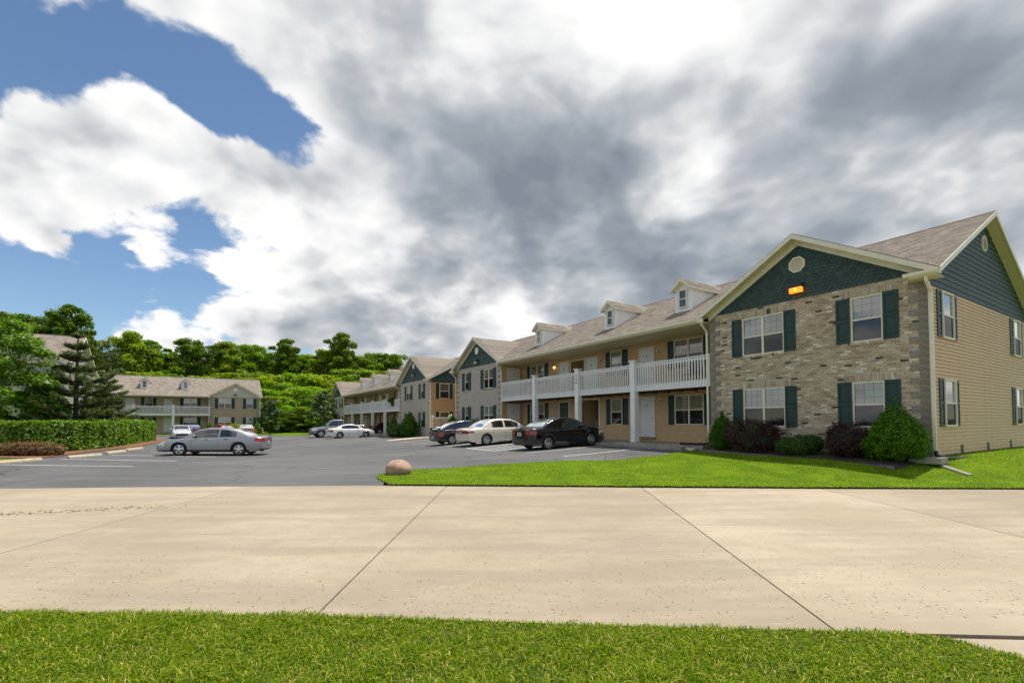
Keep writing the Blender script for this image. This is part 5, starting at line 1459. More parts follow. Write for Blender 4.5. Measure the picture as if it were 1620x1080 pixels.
def clump_points(blobs, n, shell=.55, under=False):
    """leaf places in a set of uneven ellipsoid clumps; blobs: (cx, cy, cz, rx, ry, rz)"""
    B = np.array(blobs, float); wgt = (B[:, 3] * B[:, 4] + B[:, 4] * B[:, 5] + B[:, 3] * B[:, 5]); wgt /= wgt.sum()
    idx = rng.choice(len(B), n, p=wgt); d = rng.normal(0, 1, (n, 3)); d /= np.linalg.norm(d, axis=1)[:, None]
    if not under: d[:, 2] = np.where(d[:, 2] < -.6, -d[:, 2] * .5, d[:, 2])
    rad = shell + (1.06 - shell) * rng.random(n) ** .6
    rad *= 1 + .20 * np.sin(d[:, 0] * 9 + idx) * np.cos(d[:, 1] * 8 + idx * 2) + rng.normal(0, .05, n)
    c = B[idx, :3] + d * rad[:, None] * B[idx, 3:]
    nm = d / B[idx, 3:]; nm /= np.linalg.norm(nm, axis=1)[:, None]; nm[:, 2] += .5
    return c, nm
def crown_blobs(h, r, n, base=.35, flat=1.0, seed=0, top=.0):
    """main limbs' masses, each broken into smaller clumps near the outside of the crown"""
    rr = np.random.default_rng(seed); out = []
    n2 = int(n * 2.2)
    for k in range(n2):
        f = (k + rr.random()) / n2; z = h * (base + (1 - base) * f); prof = (math.sqrt(max(.02, 1 - ((f - .35) / .67) ** 2)) if f > .35 else .62 + .38 * f / .35) * (1 - top * f)
        a = rr.random() * 6.283; q = r * prof * math.sqrt(rr.uniform(.12, .85)); s = r * rr.uniform(.15, .30) * (1 - .3 * f)
        out.append((q * math.cos(a), q * math.sin(a), min(z + rr.normal(0, .02 * h), h - s * .7), s, s * rr.uniform(.8, 1.2), s * rr.uniform(.6, .95) * flat))
    out.append((0, 0, h * .80, r * .42, r * .42, h * .16)); out.append((0, 0, h * .58, r * .6, r * .6, h * .22))
    return out
def trunk_mesh(h, r, blobs, seed=0, nl=7):
    rr = np.random.default_rng(seed); mb = MB()
    lean = rr.normal(0, .03, 2)
    pts = [(lean[0] * h * t, lean[1] * h * t, h * .85 * t - (.3 if t == 0 else 0)) for t in (0, .15, .4, .7, 1)]
    mb.tube(pts, [r * 1.35, r, r * .75, r * .45, r * .15], 8)
    for k in range(min(nl, len(blobs))):
        b = blobs[k]; z0 = max(h * .18, b[2] * .6)
        mb.tube([(0, 0, z0), (b[0] * .45, b[1] * .45, z0 + (b[2] - z0) * .55), (b[0] * .9, b[1] * .9, b[2])], [r * .45, r * .3, r * .1], 6)
    return mb.mesh('trunk', M_BARK, True)
LM_DEEP = leafmat('leaf_deep', (.070, .130, .004), (.185, .290, .008), trans=.45, spec=.2)
LM_MID = leafmat('leaf_mid', (.095, .165, .004), (.250, .360, .008), (.34, .42, .05), trans=.45, spec=.2)
LM_LIGHT = leafmat('leaf_light', (.150, .240, .004), (.310, .430, .008), trans=.45, spec=.2)
LM_YEL = leafmat('leaf_yellow', (.10, .17, .014), (.22, .32, .03))
LM_NEAR = leafmat('leaf_near', (.095, .185, .006), (.27, .42, .018), (.45, .55, .25), rough=.45, trans=.42)
LM_HEDGE = leafmat('leaf_hedge', (.090, .170, .005), (.29, .40, .012), (.45, .54, .2), rough=.45, trans=.4)
LM_PINE = leafmat('pine_needles', (.038, .070, .012), (.165, .185, .040), trans=.2)
LM_DARKSHRUB = leafmat('dwarf_spruce', (.032, .100, .004), (.105, .225, .008), trans=.25, spec=.15)
LM_RED = leafmat('barberry', (.022, .010, .012), (.060, .030, .026), (.13, .035, .035), trans=.12)
LM_BRONZE = leafmat('bronze_barberry', (.08, .065, .022), (.21, .14, .06), (.34, .10, .06), trans=.25)
LM_BOX = leafmat('yew_leaf', (.030, .085, .008), (.110, .190, .018), trans=.2)
LM_OLIVE = leafmat('leaf_olive', (.060, .090, .022), (.15, .18, .06))

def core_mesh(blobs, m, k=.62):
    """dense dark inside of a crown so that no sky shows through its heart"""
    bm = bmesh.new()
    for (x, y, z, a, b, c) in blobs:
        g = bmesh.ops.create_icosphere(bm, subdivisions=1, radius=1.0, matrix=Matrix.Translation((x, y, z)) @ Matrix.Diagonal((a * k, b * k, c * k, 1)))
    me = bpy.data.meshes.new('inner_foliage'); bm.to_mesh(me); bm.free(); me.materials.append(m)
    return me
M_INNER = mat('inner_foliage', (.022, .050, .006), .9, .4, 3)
TREES = {}
def tree_kind(key, h, r, nb, nleaf, size, m, base=.3, flat=1.0, seed=1, tr=.2, top=0.0, core=True):
    bl = crown_blobs(h, r, nb, base, flat, seed, top)
    c, nm = clump_points(bl, nleaf)
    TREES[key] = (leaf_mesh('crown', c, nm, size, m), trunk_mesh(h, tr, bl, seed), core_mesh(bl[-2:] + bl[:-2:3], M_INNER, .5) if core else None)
def plant(kind, loc, label, s=1.0, rz=None, name='tree', cat='tree', group=None, sz=None):
    cr_, tk, co = TREES[kind]
    t = thing(name, label, cat, loc, random.uniform(0, 6.28) if rz is None else rz, group)
    t.scale = (s, s, sz if sz else s)
    link('crown', cr_, t)
    if tk: link('trunk', tk, t)
    if co: link('inner_foliage', co, t)
    return t
tree_kind('oak1', 17, 5.6, 30, 26000, .25, LM_MID, .22, 1, 3, .3)
tree_kind('oak2', 18, 4.8, 28, 25000, .25, LM_DEEP, .2, 1, 5, .3)
tree_kind('oak3', 16, 6.2, 34, 28000, .25, LM_MID, .18, .9, 8, .3)
tree_kind('pale', 9, 4.2, 18, 9000, .28, LM_LIGHT, .2, .8, 12, .18)
tree_kind('mound', 7, 5.5, 30, 22000, .20, LM_LIGHT, .05, .55, 15, .15)
tree_kind('mound2', 8, 5.5, 30, 22000, .21, LM_MID, .05, .55, 18, .15)
tree_kind('sparse', 15, 3.2, 12, 1300, .36, LM_OLIVE, .4, .8, 22, .2, core=False)
tree_kind('young', 5.2, 1.7, 12, 3200, .20, LM_OLIVE, .12, .9, 25, .07, core=False)
def at_px(px, depth): return (px - 810) / F_PX * depth
k_ = 0
back = [(-40, 88, 'oak2', 1.05), (30, 84, 'oak3', 1.12), (62, 82, 'oak1', 1.1), (95, 84, 'oak2', 1.12), (125, 88, 'oak1', .98), (150, 90, 'oak3', .92), (205, 92, 'oak1', .95), (238, 95, 'oak2', .95), (270, 98, 'oak3', .90), (300, 100, 'oak1', .93), (335, 99, 'oak2', .98), (362, 102, 'oak1', .98), (395, 104, 'oak3', .98), (420, 106, 'oak1', 1.0), (450, 104, 'oak2', .93), (480, 108, 'oak3', .93), (512, 106, 'oak1', 1.02), (535, 106, 'oak2', 1.0), (562, 108, 'oak3', .98), (590, 110, 'oak1', .95), (618, 112, 'oak3', .9), (650, 115, 'oak1', .82)]
for k, (px, dp, kd, s) in enumerate(back):
    x = at_px(px, dp)
    plant(kd, on(x, dp, -.2), 'tall leafy tree, %s from the left along the top of the wood' % (ORD[k] if k < 20 else ('last but one' if k == 20 else 'last')), s * 1.02, sz=s * (.96 + .1 * math.sin(k * 2.3)), group='tall trees of the wood')
plant('sparse', on(at_px(172, 84), 84, -.2), 'thin half-bare tree against the cloud, right of the pine', .95)
for k, (px, dp, kd, s) in enumerate([(205, 80, 'pale', .85), (268, 92, 'pale', 1.0), (300, 93, 'pale', .95), (330, 94, 'mound2', 1.15), (365, 93, 'mound2', 1.2), (395, 92, 'mound2', 1.25), (170, 80, 'mound2', 1.0), (235, 90, 'mound2', 1.2)]):
    plant(kd, on(at_px(px, dp), dp, -.2), ['pale green bushy tree behind the left end of the far roof', 'pale yellow-green tree behind the far roof, left of its middle dormer', 'pale yellow-green tree behind the far roof, above its right dormer',
          'mid green bushy tree behind the far roof, right of the dormers', 'mid green bushy tree behind the far gable', 'mid green bushy tree just right of the far gable peak', 'low bushy tree right of the pine', 'dark bushy tree between the two pale ones behind the far roof'][k], s, group='understorey trees behind the far building')
mounds = [(425, 84, 'mound', 1.0), (455, 86, 'mound2', 1.0), (487, 84, 'mound', 1.1), (520, 88, 'mound', 1.05), (550, 92, 'mound2', 1.1), (432, 78, 'mound2', .75), (465, 79, 'mound', .75), (500, 80, 'mound2', .8), (525, 80, 'mound', .8), (448, 73, 'mound2', .5), (480, 74, 'mound2', .55), (508, 74, 'mound2', .5), (430, 90, 'mound', 1.35), (475, 92, 'mound', 1.4), (515, 94, 'mound', 1.4), (560, 98, 'mound2', 1.4), (590, 100, 'mound2', 1.4), (620, 102, 'mound2', 1.3)]
for k, (px, dp, kd, s) in enumerate(mounds):
    row = 0 if dp < 76 else 1 if dp < 82 else 2 if dp < 89 else 3
    nth = sum(1 for j, m_ in enumerate(mounds) if (0 if m_[1] < 76 else 1 if m_[1] < 82 else 2 if m_[1] < 89 else 3) == row and m_[0] < px)
    plant(kd, on(at_px(px, dp), dp, -.3), '%s between the far buildings, %s from left, %s row' % ('light green shrub' if kd == 'mound' else 'deep green shrub', ORD[nth], ('front', 'second', 'third', 'rear')[row]), s, name='shrub', cat='shrub', group='thicket on the bank')
plant('young', on(at_px(427, 67), 67, -.1), 'young olive green tree right of the far building corner', .95)
plant('young', on(at_px(508, 64), 64, -.1), 'olive green bush behind the grey pickup', 1.15)
plant('oak1', on(20, 108, 0), 'distant tree whose tip shows over the roof gap', .8)

# ---- near leafy tree at the left edge
def big_leafy(seed, h, r, n, size, m, nb, base, key):
    bl = crown_blobs(h, r, nb, base, .8, seed, .25)
    c, nm = clump_points(bl, n, .10)
    TREES[key] = (leaf_mesh('crown', c, nm, size, m, 1.8, .7), trunk_mesh(h, .13, bl, seed, 12), None)
big_leafy(31, 8.0, 3.6, 26000, .13, LM_NEAR, 44, .12, 'near1')
big_leafy(37, 5.6, 2.2, 10000, .12, LM_NEAR, 24, .15, 'near2')
plant('near1', on(-30.0, 27.3, 0), 'bright leafy tree cut by the left edge, above the hedge', .98, 1.0)
plant('near2', on(-28.9, 29.2, 0), 'smaller leafy tree between the left tree and the pine', .82, 2.2)

# ---- pine
def pine(loc, h, r, label, seed, rz=0):
    rr = np.random.default_rng(seed); t = thing('pine_tree', label, 'tree', loc, rz)
    tk = MB(); tk.tube([(0, 0, -.2), (0, 0, h * .5), (.05, 0, h)], [.16, .11, .02], 8); cs, ns = [], []
    lev = 9
    for k in range(lev):
        f = k / (lev - 1); z = h * (.12 + .80 * f); reach = r * (1 - f) ** .8 + .22
        nb = 7 if k < lev - 2 else 5
        for j in range(nb):
            a = 6.283 * (j + rr.random() * .6) / nb + k * .9; ln = reach * rr.uniform(.6, 1.15)
            dx, dy = math.cos(a), math.sin(a); pts = []
            for s in np.linspace(0, 1, 5): pts.append((dx * ln * s, dy * ln * s, z + ln * (.02 * s + .30 * s * s)))
            tk.tube(pts, [.035, .03, .022, .014, .006], 5)
            for tuft in range(int(5 + ln * 7)):
                s = .25 + .78 * (tuft + rr.random()) / int(5 + ln * 7); sd = rr.normal(0, .16 * (.5 + s * .5))
                tx, ty, tz = dx * ln * s - dy * sd, dy * ln * s + dx * sd, z + ln * (.02 * s + .30 * s * s) + abs(sd) * .3
                for _ in range(40):
                    q = rr.normal(0, 1, 3) * (.085, .085, .065); cs.append((tx + q[0], ty + q[1], tz + .05 + abs(q[2]))); ns.append((q[0] * 5, q[1] * 5, .5))
    me = leaf_mesh('crown', np.array(cs), np.array(ns), .035, LM_PINE, 6.0, .9)
    link('crown', me, t); link('trunk', tk.mesh('trunk', M_BARK, True), t)
pine(on(-27.6, 30.2, 0), 7.5, 2.6, 'dark pine with open tiers of branches behind the hedge', 3)
pine(on(-31.0, 36.4, 0), 5.2, 2.0, 'shorter pine just right of the tall one, in front of the far balcony', 9, 1.0)

# ---- hedge: one clipped mass of leaves round a dark core
HP = [(-38, 26.4), (-33, 26.0), (-28, 25.75), (-26.6, 25.85), (-25.8, 26.3), (-25.45, 27.1), (-25.5, 28.2), (-25.9, 29.6), (-26.6, 31.4), (-27.6, 33.5), (-28.95, 36.3), (-31.5, 41.0)]
def hedge():
    P_ = [Vector((*p, 0)) for p in HP]; seg = [(a, b) for a, b in zip(P_[:-1], P_[1:])]; LN = [(b - a).length for a, b in seg]; tot = sum(LN)
    def pt(s):
        for (a, b), l in zip(seg, LN):
            if s <= l: return a.lerp(b, s / l), (b - a).normalized()
            s -= l
        return P_[-1], (P_[-1] - P_[-2]).normalized()
    def nrm_at(s):
        d = (pt(min(tot, s + .9))[0] - pt(max(0, s - .9))[0]).normalized(); return Vector((d.y, -d.x, 0))
    hw, h = .75, 1.62
    root = thing('hedge', 'long clipped green hedge between the parking bays and the left trees', 'hedge')
    n = 34000; c = np.empty((n, 3)); nm = np.empty((n, 3)); u1 = rng.random((n, 4))
    for i in range(n):
        s = u1[i, 0] * tot; p, d = pt(s); nrm = nrm_at(s)
        bump = .04 * math.sin(s * 2.1) + .03 * math.sin(s * 5.3 + 1) + .03 * math.sin(s * 9.1)
        k = u1[i, 1] * (2 * h + 2 * hw)
        inn = (u1[i, 2] ** 2) * .22
        if k < h: y, z, nn = hw + bump - inn, k, nrm
        elif k < 2 * h: y, z, nn = -hw - bump + inn, k - h, -nrm
        else: y, z, nn = (k - 2 * h) - hw, h + bump - inn, Vector((0, 0, 1))
        if z > h - .25 and k < 2 * h: y *= 1 - .25 * ((z - h + .25) / .25) ** 2
        y *= .97 + .04 * math.sin(z * 4 + s)
        q = p + nrm * y
        c[i] = (q.x, q.y, z + .04 + u1[i, 3] * .05); nm[i] = (nn.x, nn.y, nn.z + .35)
    ends = rng.random((1200, 2))
    ec, en = [], []
    d = (P_[-1] - P_[-2]).normalized(); nr = Vector((d.y, -d.x, 0))
    for a, b in ends:
        q = P_[-1] + nr * (a * 2 - 1) * hw + d * (.25 * math.sqrt(max(0, 1 - (a * 2 - 1) ** 2))); ec.append((q.x, q.y, b * h)); en.append(tuple(d))
    c = np.r_[c, ec]; nm = np.r_[nm, en]
    c[:, 2] += HH(c[:, :2])
    link('foliage', leaf_mesh('foliage', c, nm, .125, LM_HEDGE, 1.5, .55), root)
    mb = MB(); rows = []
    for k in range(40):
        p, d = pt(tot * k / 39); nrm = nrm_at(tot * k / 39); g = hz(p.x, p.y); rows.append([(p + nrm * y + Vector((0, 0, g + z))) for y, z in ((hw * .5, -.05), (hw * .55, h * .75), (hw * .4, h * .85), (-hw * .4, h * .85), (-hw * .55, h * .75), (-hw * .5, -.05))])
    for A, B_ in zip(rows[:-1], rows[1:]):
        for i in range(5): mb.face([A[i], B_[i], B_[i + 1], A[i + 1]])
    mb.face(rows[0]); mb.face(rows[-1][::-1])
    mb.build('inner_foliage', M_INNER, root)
hedge()

def bush(name, label, loc, shape, n, size, m, cat='bush', aspect=2.0, jit=.6, core=.72, group=None, rz=0):
    """shape: list of clumps"""
    t = thing(name, label, cat, loc, rz, group)
    c, nm = clump_points(shape, n, .72, True); c[:, 2] = np.maximum(c[:, 2], .01)
    link('foliage', leaf_mesh('foliage', c, nm, size, m, aspect, jit), t)
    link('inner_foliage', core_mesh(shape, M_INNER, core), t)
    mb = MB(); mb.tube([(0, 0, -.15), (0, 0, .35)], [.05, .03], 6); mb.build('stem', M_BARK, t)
    return t
def cone_shape(h, r, lumps, seed):
    rr = np.random.default_rng(seed); out = []
    for k in range(7):
        f = k / 6; z = h * (.20 + .68 * f); q = r * (1 - f) ** .60 * (.70 + .22 * min(1, f / .2)) + .08; out.append((0, 0, z, q, q, h * .17))
    for k in range(lumps):
        f = rr.random() ** 1.3; a = rr.random() * 6.283; q = r * (1 - f) ** .62 * (.56 + .16 * min(1, f / .2)); s = r * rr.uniform(.24, .36) * (1 - .5 * f); out.append((q * math.cos(a), q * math.sin(a), h * (.16 + .70 * f), s, s, s * .8))
    return out
def round_shape(rx, ry, h, lumps, seed):
    rr = np.random.default_rng(seed); out = [(0, 0, h * .5, rx * .85, ry * .85, h * .48)]
    for k in range(lumps):
        a = rr.random() * 6.283; out.append((rx * .55 * math.cos(a), ry * .55 * math.sin(a), h * rr.uniform(.3, .66), rx * .42, ry * .42, h * .33))
    return out
def front(u_, v_=-.85): p = uv(u_, v_); return on(p.x, p.y, .05)
bush('dwarf_spruce', 'small cone-shaped green shrub below the left corner of the near brick wing', front(6.25, -.6), cone_shape(1.52, .55, 16, 2), 16000, .030, LM_DARKSHRUB, core=.8)
bush('barberry_bush', 'dark purple barberry under the double window of the near wing', front(4.85, -.95), round_shape(.98, .72, 1.26, 14, 4), 16000, .032, LM_RED)
bush('yew_bush', 'low rounded clipped yew in the middle of the near brick wing', front(3.2, -.95), round_shape(.80, .62, .68, 9, 6), 14000, .028, LM_BOX, core=.82)
bush('barberry_bush', 'reddish barberry leaning on the big cone shrub by the corner', front(1.72, -.95), round_shape(.66, .62, 1.10, 12, 8), 14000, .032, LM_RED)
bush('dwarf_spruce', 'big fat cone-shaped green shrub at the right corner of the near brick wing', front(.60, -.80), cone_shape(1.72, .86, 46, 10), 34000, .030, LM_DARKSHRUB, core=.84)
bush('barberry_bush', 'low bronze barberry in front of the hedge at the left edge', on(-23.6, 23.6, .05), [(0, 0, .30, .75, .7, .36), (-.9, .1, .28, .7, .65, .33), (.75, 0, .26, .6, .6, .33), (-1.9, .2, .26, .7, .6, .33), (.3, -.2, .35, .4, .4, .28), (-.5, -.2, .34, .4, .4, .28)], 17000, .045, LM_BRONZE)
for k, (u_, v_, kind) in enumerate(((44.2, -1.0, 'c'), (42.6, -1.1, 'r'), (40.8, -1.2, 'r'), (38.9, -1.2, 'c2'))):
    lab = ['cone shrub left of the shrubs at the second building wing', 'round shrub below the double window of the second building wing', 'round shrub in the middle of the second building wing', 'tall cone shrub right of the shrubs at the second building wing'][k]
    sh_ = cone_shape(1.9, .8, 14, k) if kind == 'c' else (cone_shape(2.4, .95, 14, k) if kind == 'c2' else round_shape(1.0, .8, 1.25, 6, k))
    bush('corner_shrub', 'dark green ' + lab, front(u_, v_), sh_, 3000, .12, LM_DARKSHRUB if kind != 'r' else LM_BOX, core=.8)
bush('cone_shrub', 'dark cone shrub beside the vinyl gate, behind the dark hatchback', front(30.6, -.6), cone_shape(1.7, .7, 10, 5), 2500, .1, LM_DARKSHRUB, core=.8)
bush('yew_bush', 'rounded dark shrub showing over the cream sedan roof', front(26.3, -.7), round_shape(.8, .6, 1.35, 6, 3), 2500, .1, LM_BOX, core=.8)
q = OC + V * -1.6 + U * -1.2
bush('round_shrub', 'round light green shrub below the far single window', on(q.x - 1.2, q.y - 1, 0), round_shape(1.3, 1.0, 1.5, 6, 2), 2600, .14, LM_LIGHT, core=.8)
bush('cone_shrub', 'small dark cone shrub at the far building corner', on(q.x + 1.3, q.y + .3, 0), cone_shape(1.5, .7, 8, 5), 2000, .12, LM_DARKSHRUB, core=.8)
bush('round_shrub', 'small dark shrub below the far double window', on(q.x - 3.9, q.y - 2.6, 0), cone_shape(1.6, .7, 8, 7), 2000, .12, LM_DARKSHRUB, core=.8)

# ---- grass blades
def blades(name, pts, zs, hgt, wid, m, lean=.55, seg=2, parent=None):
    n = len(pts); a = rng.random(n) * 6.283; h = hgt * rng.uniform(.45, 1.25, n); w = wid * rng.uniform(.6, 1.3, n)
    d = np.c_[np.cos(a), np.sin(a)]; s = np.c_[-d[:, 1], d[:, 0]]; ln = h * rng.uniform(.15, lean * 2, n)
    p = np.asarray(pts); z = np.asarray(zs)
    def P3(xy, zz): return np.c_[xy, zz]
    v0 = P3(p - s * w[:, None] / 2, z); v1 = P3(p + s * w[:, None] / 2, z)
    m1 = p + d * (ln * .35)[:, None]; v2 = P3(m1 - s * w[:, None] * .42, z + h * .62); v3 = P3(m1 + s * w[:, None] * .42, z + h * .62)
    v4 = P3(p + d * ln[:, None], z + h * (1 - .25 * (ln / h)))
    v = np.stack([v0, v1, v2, v3, v4], 1).reshape(-1, 3); o = np.arange(n) * 5
    me = bpy.data.meshes.new(name); me.vertices.add(n * 5); me.vertices.foreach_set('co', v.ravel())
    li = np.stack([o, o + 1, o + 3, o + 2, o + 2, o + 3, o + 4], 1).ravel()
    me.loops.add(n * 7); me.loops.foreach_set('vertex_index', li)
    ls = np.stack([np.arange(n) * 7, np.arange(n) * 7 + 4], 1).ravel(); lt = np.tile([4, 3], n)
    me.polygons.add(n * 2); me.polygons.foreach_set('loop_start', ls); me.polygons.foreach_set('loop_total', lt)
    me.materials.append(m); me.update(calc_edges=True)
    return link(name, me, parent)
GR_NEAR = leafmat('grass_blade', (.040, .092, .001), (.245, .365, .003), (.60, .52, .15), trans=.38, rough=.6, spec=.15)
GR_FAR = leafmat('grass_blade_far', (.090, .190, .002), (.250, .385, .004), (.52, .46, .14), trans=.4, rough=.6, spec=.15)
def scatter(poly, n, lo, hi):
    out = np.empty((0, 2))
    while len(out) < n:
        q = rng.uniform(lo, hi, (n, 2)); out = np.r_[out, q[inside(poly, q)]]
    return out[:n]
clump = lambda q, s: .5 + .5 * np.sin(q[:, 0] * 3.1 * s + np.sin(q[:, 1] * 2.3 * s) * 2) * np.cos(q[:, 1] * 3.7 * s + np.sin(q[:, 0] * 1.9 * s) * 2)
near_poly = [p for p in densify(VERGE, .25)]
q = scatter(near_poly, 230000, (-5.6, 2.15), (5.6, 4.3))
cl = clump(q, 1.6); q = q[rng.random(len(q)) < .55 + .45 * cl]
g = blades('grass', q, np.full(len(q), .010), .028 + .055 * clump(q, 1.3) * clump(q[:, ::-1], .7), .0064, GR_NEAR, .95)
g['kind'] = 'stuff'; g['label'] = 'bright green mown grass of the foreground verge'; g['category'] = 'grass'
edgep = [p for p in densify(VERGE[2:16], .02)]
q = scatter(densify(LAWN, .4), 120000, (-4.2, 10.6), (24, 20.5))
q = q[(q[:, 1] < 17.5 + .5 * q[:, 0].clip(0, 9)) | (q[:, 0] > 11)]
q = q[rng.random(len(q)) < .35 + .65 * clump(q, .55) ** .5]
ed = np.array(densify([p_ for p_ in LAWN if p_[0] < 30], .012)); ed = ed[(ed[:, 0] < 18) & (ed[:, 1] < 19.5)]; ed = ed + rng.normal(0, .025, ed.shape)
q = np.r_[q, ed, ed + rng.normal(0, .03, ed.shape)]
g2 = blades('grass', q, HH(q) + .035, .030 + .035 * clump(q, .9), .013, GR_FAR, .9)
g2['kind'] = 'stuff'; g2['label'] = 'bright green lawn grass in front of the near building'; g2['category'] = 'grass'

# ================================================================== SMALL THINGS
# boulder at the lawn tip
bm = bmesh.new(); bmesh.ops.create_icosphere(bm, subdivisions=4, radius=1)
for v in bm.verts:
    n_ = math.sin(v.co.x * 2.3 + 1) * math.cos(v.co.y * 2.7) * .06 + math.sin(v.co.z * 4 + v.co.x * 3) * .025
    v.co *= 1 + n_
    v.co.x *= .40; v.co.y *= .33; v.co.z *= .27
me = bpy.data.meshes.new('boulder'); bm.to_mesh(me); bm.free(); me.polygons.foreach_set('use_smooth', [True] * len(me.polygons))
me.materials.append(mat('pinkish_stone', (.42, .27, .19), .9, .2, 5, bump=.5, bscale=25))
link('boulder', me, None, on(-3.42, 14.35, .20), None, None, label='rounded pinkish boulder at the tip of the lawn', category='boulder')
# splash block and drain at the wing's right corner
p = uv(-.02, -.45); g_ = hz(p.x, p.y)
mb = MB(); mb.box(-.36, .36, -.28, .28, 0, .17); o = mb.build('stepping_block', M_CONC, None, label='square concrete block at the near building corner', category='block'); o.location = (p.x, p.y, g_ + .03); o.rotation_euler = (0, 0, ANG_A)
a, b = uv(-.35, -.55), uv(-1.0, -.95)
mb = MB(); mb.beam((a.x, a.y, hz(a.x, a.y) + .06), (b.x, b.y, hz(b.x, b.y) + .055), .16, .06); mb.build('concrete_strip', M_CONC, None, label='narrow concrete strip running out from the block into the grass', category='concrete strip')
mb = MB(); pts = [uv(-.08, -.06, .72), uv(-.10, -.08, .60), uv(-.22, .0, .52), uv(-.34, .5, .50), uv(-.42, 1.1, .50)]
mb.tube(pts, .055, 10); mb.build('drain_pipe', M_BLACK, None, True, label='black corrugated drain pipe at the foot of the corner downspout', category='pipe')
mb = MB(); pts = [uv(7.27, -.07, .70), uv(7.30, -.12, .66), uv(7.5, -.35, .655), uv(7.9, -.55, .655), uv(8.3, -.50, .655)]
mb.tube(pts, .05, 10); mb.build('drain_pipe', M_BLACK, None, True, label='black drain pipe below the downspout by the covered walk', category='pipe')
# timber edging in front of the near shrubs
mb = MB()
e0, e1 = uv(.35, -1.72), uv(6.6, -1.55)
mb.beam((e0.x, e0.y, hz(e0.x, e0.y) + .08), (e1.x, e1.y, hz(e1.x, e1.y) + .08), .09, .12); mb.build('timber_edging', mat('weathered_timber', (.16, .14, .11), .9, .3, 8), None, label='grey timber edging in front of the near shrubs', category='edging')
BED = [uv(7.2, -.1), uv(7.0, -1.5), uv(.3, -1.66), uv(.05, -.02)]
sheet('shrub_bed', [(q_.x, q_.y) for q_ in BED], mat('dark_mulch', (.045, .03, .02), .95, .4, 12, bump=.8), .075, .6, .1, kind='structure')
# covered grill below the stair, furniture behind the balcony rail
p = uv(17.0, 2.9, .62)
mb = MB(); mb.tube([(0, 0, 0), (0, 0, .75), (0, 0, .95), (0, 0, 1.1), (0, 0, 1.16)], [.26, .30, .32, .24, .06], 12); o = mb.build('covered_grill', mat('grey_cover', (.17, .17, .18), .7, .2, 4), None, True, label='grey covered grill in the dark stair opening behind the black sedan', category='grill'); o.location = p
p = uv(8.9, 1.05, .51 + 2.80); ch_ = thing('patio_chair', 'dark blue patio chair behind the balcony rail by the brick wing', 'chair', p, ANG_A)
navy = mat('navy_fabric', (.012, .018, .045), .8)
MB().box(-.27, .27, -.25, .25, .40, .45).build('seat', navy, ch_); MB().box(-.27, .27, .22, .27, .45, 1.0).build('backrest', navy, ch_)
for sx in (-.24, .24):
    for sy in (-.22, .22): MB().box(sx - .015, sx + .015, sy - .015, sy + .015, 0, .40).build('leg', M_BLACK, ch_)
p = uv(8.55, .75, .51 + 2.80); MBc = MB().box(-.2, .2, -.13, .13, 0, .27); o = MBc.build('red_box', mat('faded_red', (.35, .06, .07), .6), None, label='faded red box on the balcony floor by the brick wing', category='box'); o.location = p; o.rotation_euler = (0, 0, ANG_A)
# vinyl gate and fence between the buildings
def panel(p, q, label, h=1.68, gate=True, m=None):
    p, q = Vector((*p, 0)), Vector((*q, 0)); c = p.lerp(q, .5); L_ = (q - p).length; g_ = hz(c.x, c.y)
    t = thing('vinyl_fence', label, 'fence', (c.x, c.y, g_), math.atan2(q.y - p.y, q.x - p.x))
    n = int(L_ / .2); me = MB().box(-L_ / n / 2 + .004, L_ / n / 2 - .004, -.02, .02, .08, h - .08).mesh('board', m)
    for k in range(n): link('board', me, t, (-L_ / 2 + L_ * (k + .5) / n, 0, 0))
    MB().box(-L_ / 2, L_ / 2, -.04, .04, h - .12, h).build('top_rail', M_TRIM, t); MB().box(-L_ / 2, L_ / 2, -.035, .035, .03, .13).build('bottom_rail', m, t)
    pm = MB().box(-.06, .06, -.06, .06, 0, h + .04); pm.box(-.08, .08, -.08, .08, h + .04, h + .09); pm.face([(-.08, -.08, h + .09), (.08, -.08, h + .09), (0, 0, h + .16)]); pm.face([(.08, -.08, h + .09), (.08, .08, h + .09), (0, 0, h + .16)])
    pm.face([(.08, .08, h + .09), (-.08, .08, h + .09), (0, 0, h + .16)]); pm.face([(-.08, .08, h + .09), (-.08, -.08, h + .09), (0, 0, h + .16)]); pm = pm.mesh('post', M_TRIM)
    for sg in (-1, 1): link('post', pm, t, (sg * L_ / 2, 0, 0))
    if gate: MB().box(-.02, .02, -.045, .045, .08, h - .06).build('centre_stile', mat('grey_stile', (.3, .28, .24), .6), t)
panel((-6.78, 40.7), (-5.32, 40.55), 'tan vinyl double gate between the two right-hand buildings', m=mat('tan_vinyl', (.50, .33, .17), .5, .05, 3))
panel((-5.15, 40.5), (-4.35, 39.7), 'short cream vinyl fence panel right of the tan gate', 1.72, False, mat('cream_vinyl', (.52, .46, .30), .5, .05, 3))
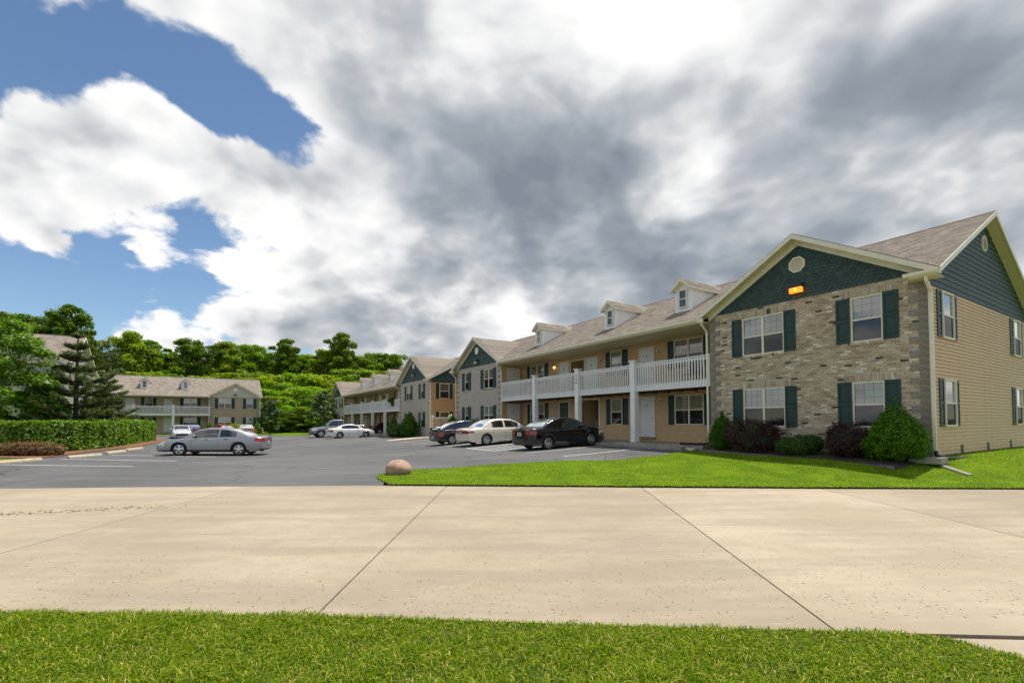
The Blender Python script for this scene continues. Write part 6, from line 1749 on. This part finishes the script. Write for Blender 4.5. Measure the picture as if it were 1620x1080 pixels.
# hydrant and bollards by the far building
p = on(-35.2, 65.6, .02); hy = thing('hydrant', 'small orange hydrant between two pale bollards at the far building corner', 'hydrant', p)
mb = MB(); mb.tube([(0, 0, 0), (0, 0, .08), (0, 0, .1), (0, 0, .55), (0, 0, .58), (0, 0, .72), (0, 0, .8)], [.18, .18, .13, .13, .17, .14, .03], 10); mb.tube([(-.25, 0, .42), (.25, 0, .42)], .07, 8); mb.build('barrel', mat('hydrant_orange', (.65, .22, .02), .5), hy, True)
for k, dx in enumerate((-.75, .85)):
    mb = MB(); mb.tube([(0, 0, 0), (0, 0, .85), (0, 0, .92)], [.08, .08, .04], 10); o = mb.build('bollard', mat('bollard_cream', (.68, .60, .38), .6), None, True, label='pale bollard %s of the orange hydrant' % ('left', 'right')[k], category='bollard', group='bollards by the hydrant'); o.location = on(-35.2 + dx, 65.6 + dx * .2, .02)
# flower basket on the second balcony
p = uv(46.6, -.35, .28 + 3.72); t = thing('flower_basket', 'hanging basket of dark foliage on the second balcony rail', 'flower basket', p)
c, nm = clump_points([(0, 0, 0, .45, .35, .35), (.1, 0, -.35, .25, .25, .3)], 900, .4); link('foliage', leaf_mesh('foliage', c, nm, .12, LM_DEEP, 1.8, .7), t)
mb = MB(); mb.tube([(0, 0, -.3), (0, 0, -.05)], [.12, .22], 10); mb.build('pot', M_DECKUNDER, t)
# clippings and leaf litter blown over the concrete, weeds in its left joint
q = np.c_[rng.uniform(-9, 9, 2600), 3.9 + rng.gamma(1.1, 1.3, 2600)]; q = q[(q[:, 1] < 11.5) & (q[:, 1] > 3.75 - .06 * q[:, 0])]
c = np.c_[q, np.full(len(q), .004)]
o = link('grass_clippings', leaf_mesh('grass_clippings', c, np.tile([0, 0, 1.0], (len(q), 1)), .006, leafmat('dry_clipping', (.10, .085, .04), (.22, .17, .09), trans=.1), 5.0, .10)); o['kind'] = 'stuff'; o['label'] = 'dry grass clippings scattered over the concrete street'; o['category'] = 'clippings'
t_ = rng.random(700); q = np.c_[-10.2 + 5.2 * t_ + rng.normal(0, .16, 700), 8.3 + 1.6 * t_ ** 1.2 + rng.normal(0, .11, 700)]; q = q[rng.random(len(q)) < (1.05 - t_) ** 1.5]
o = link('leaf_litter', leaf_mesh('leaf_litter', np.c_[q, np.full(len(q), .006)], np.tile([0, 0, 1.0], (len(q), 1)), .028, leafmat('litter_green', (.13, .13, .03), (.27, .25, .07), trans=.1), 2.4, .15)); o['kind'] = 'stuff'; o['label'] = 'streak of green litter on the concrete at the left'; o['category'] = 'litter'
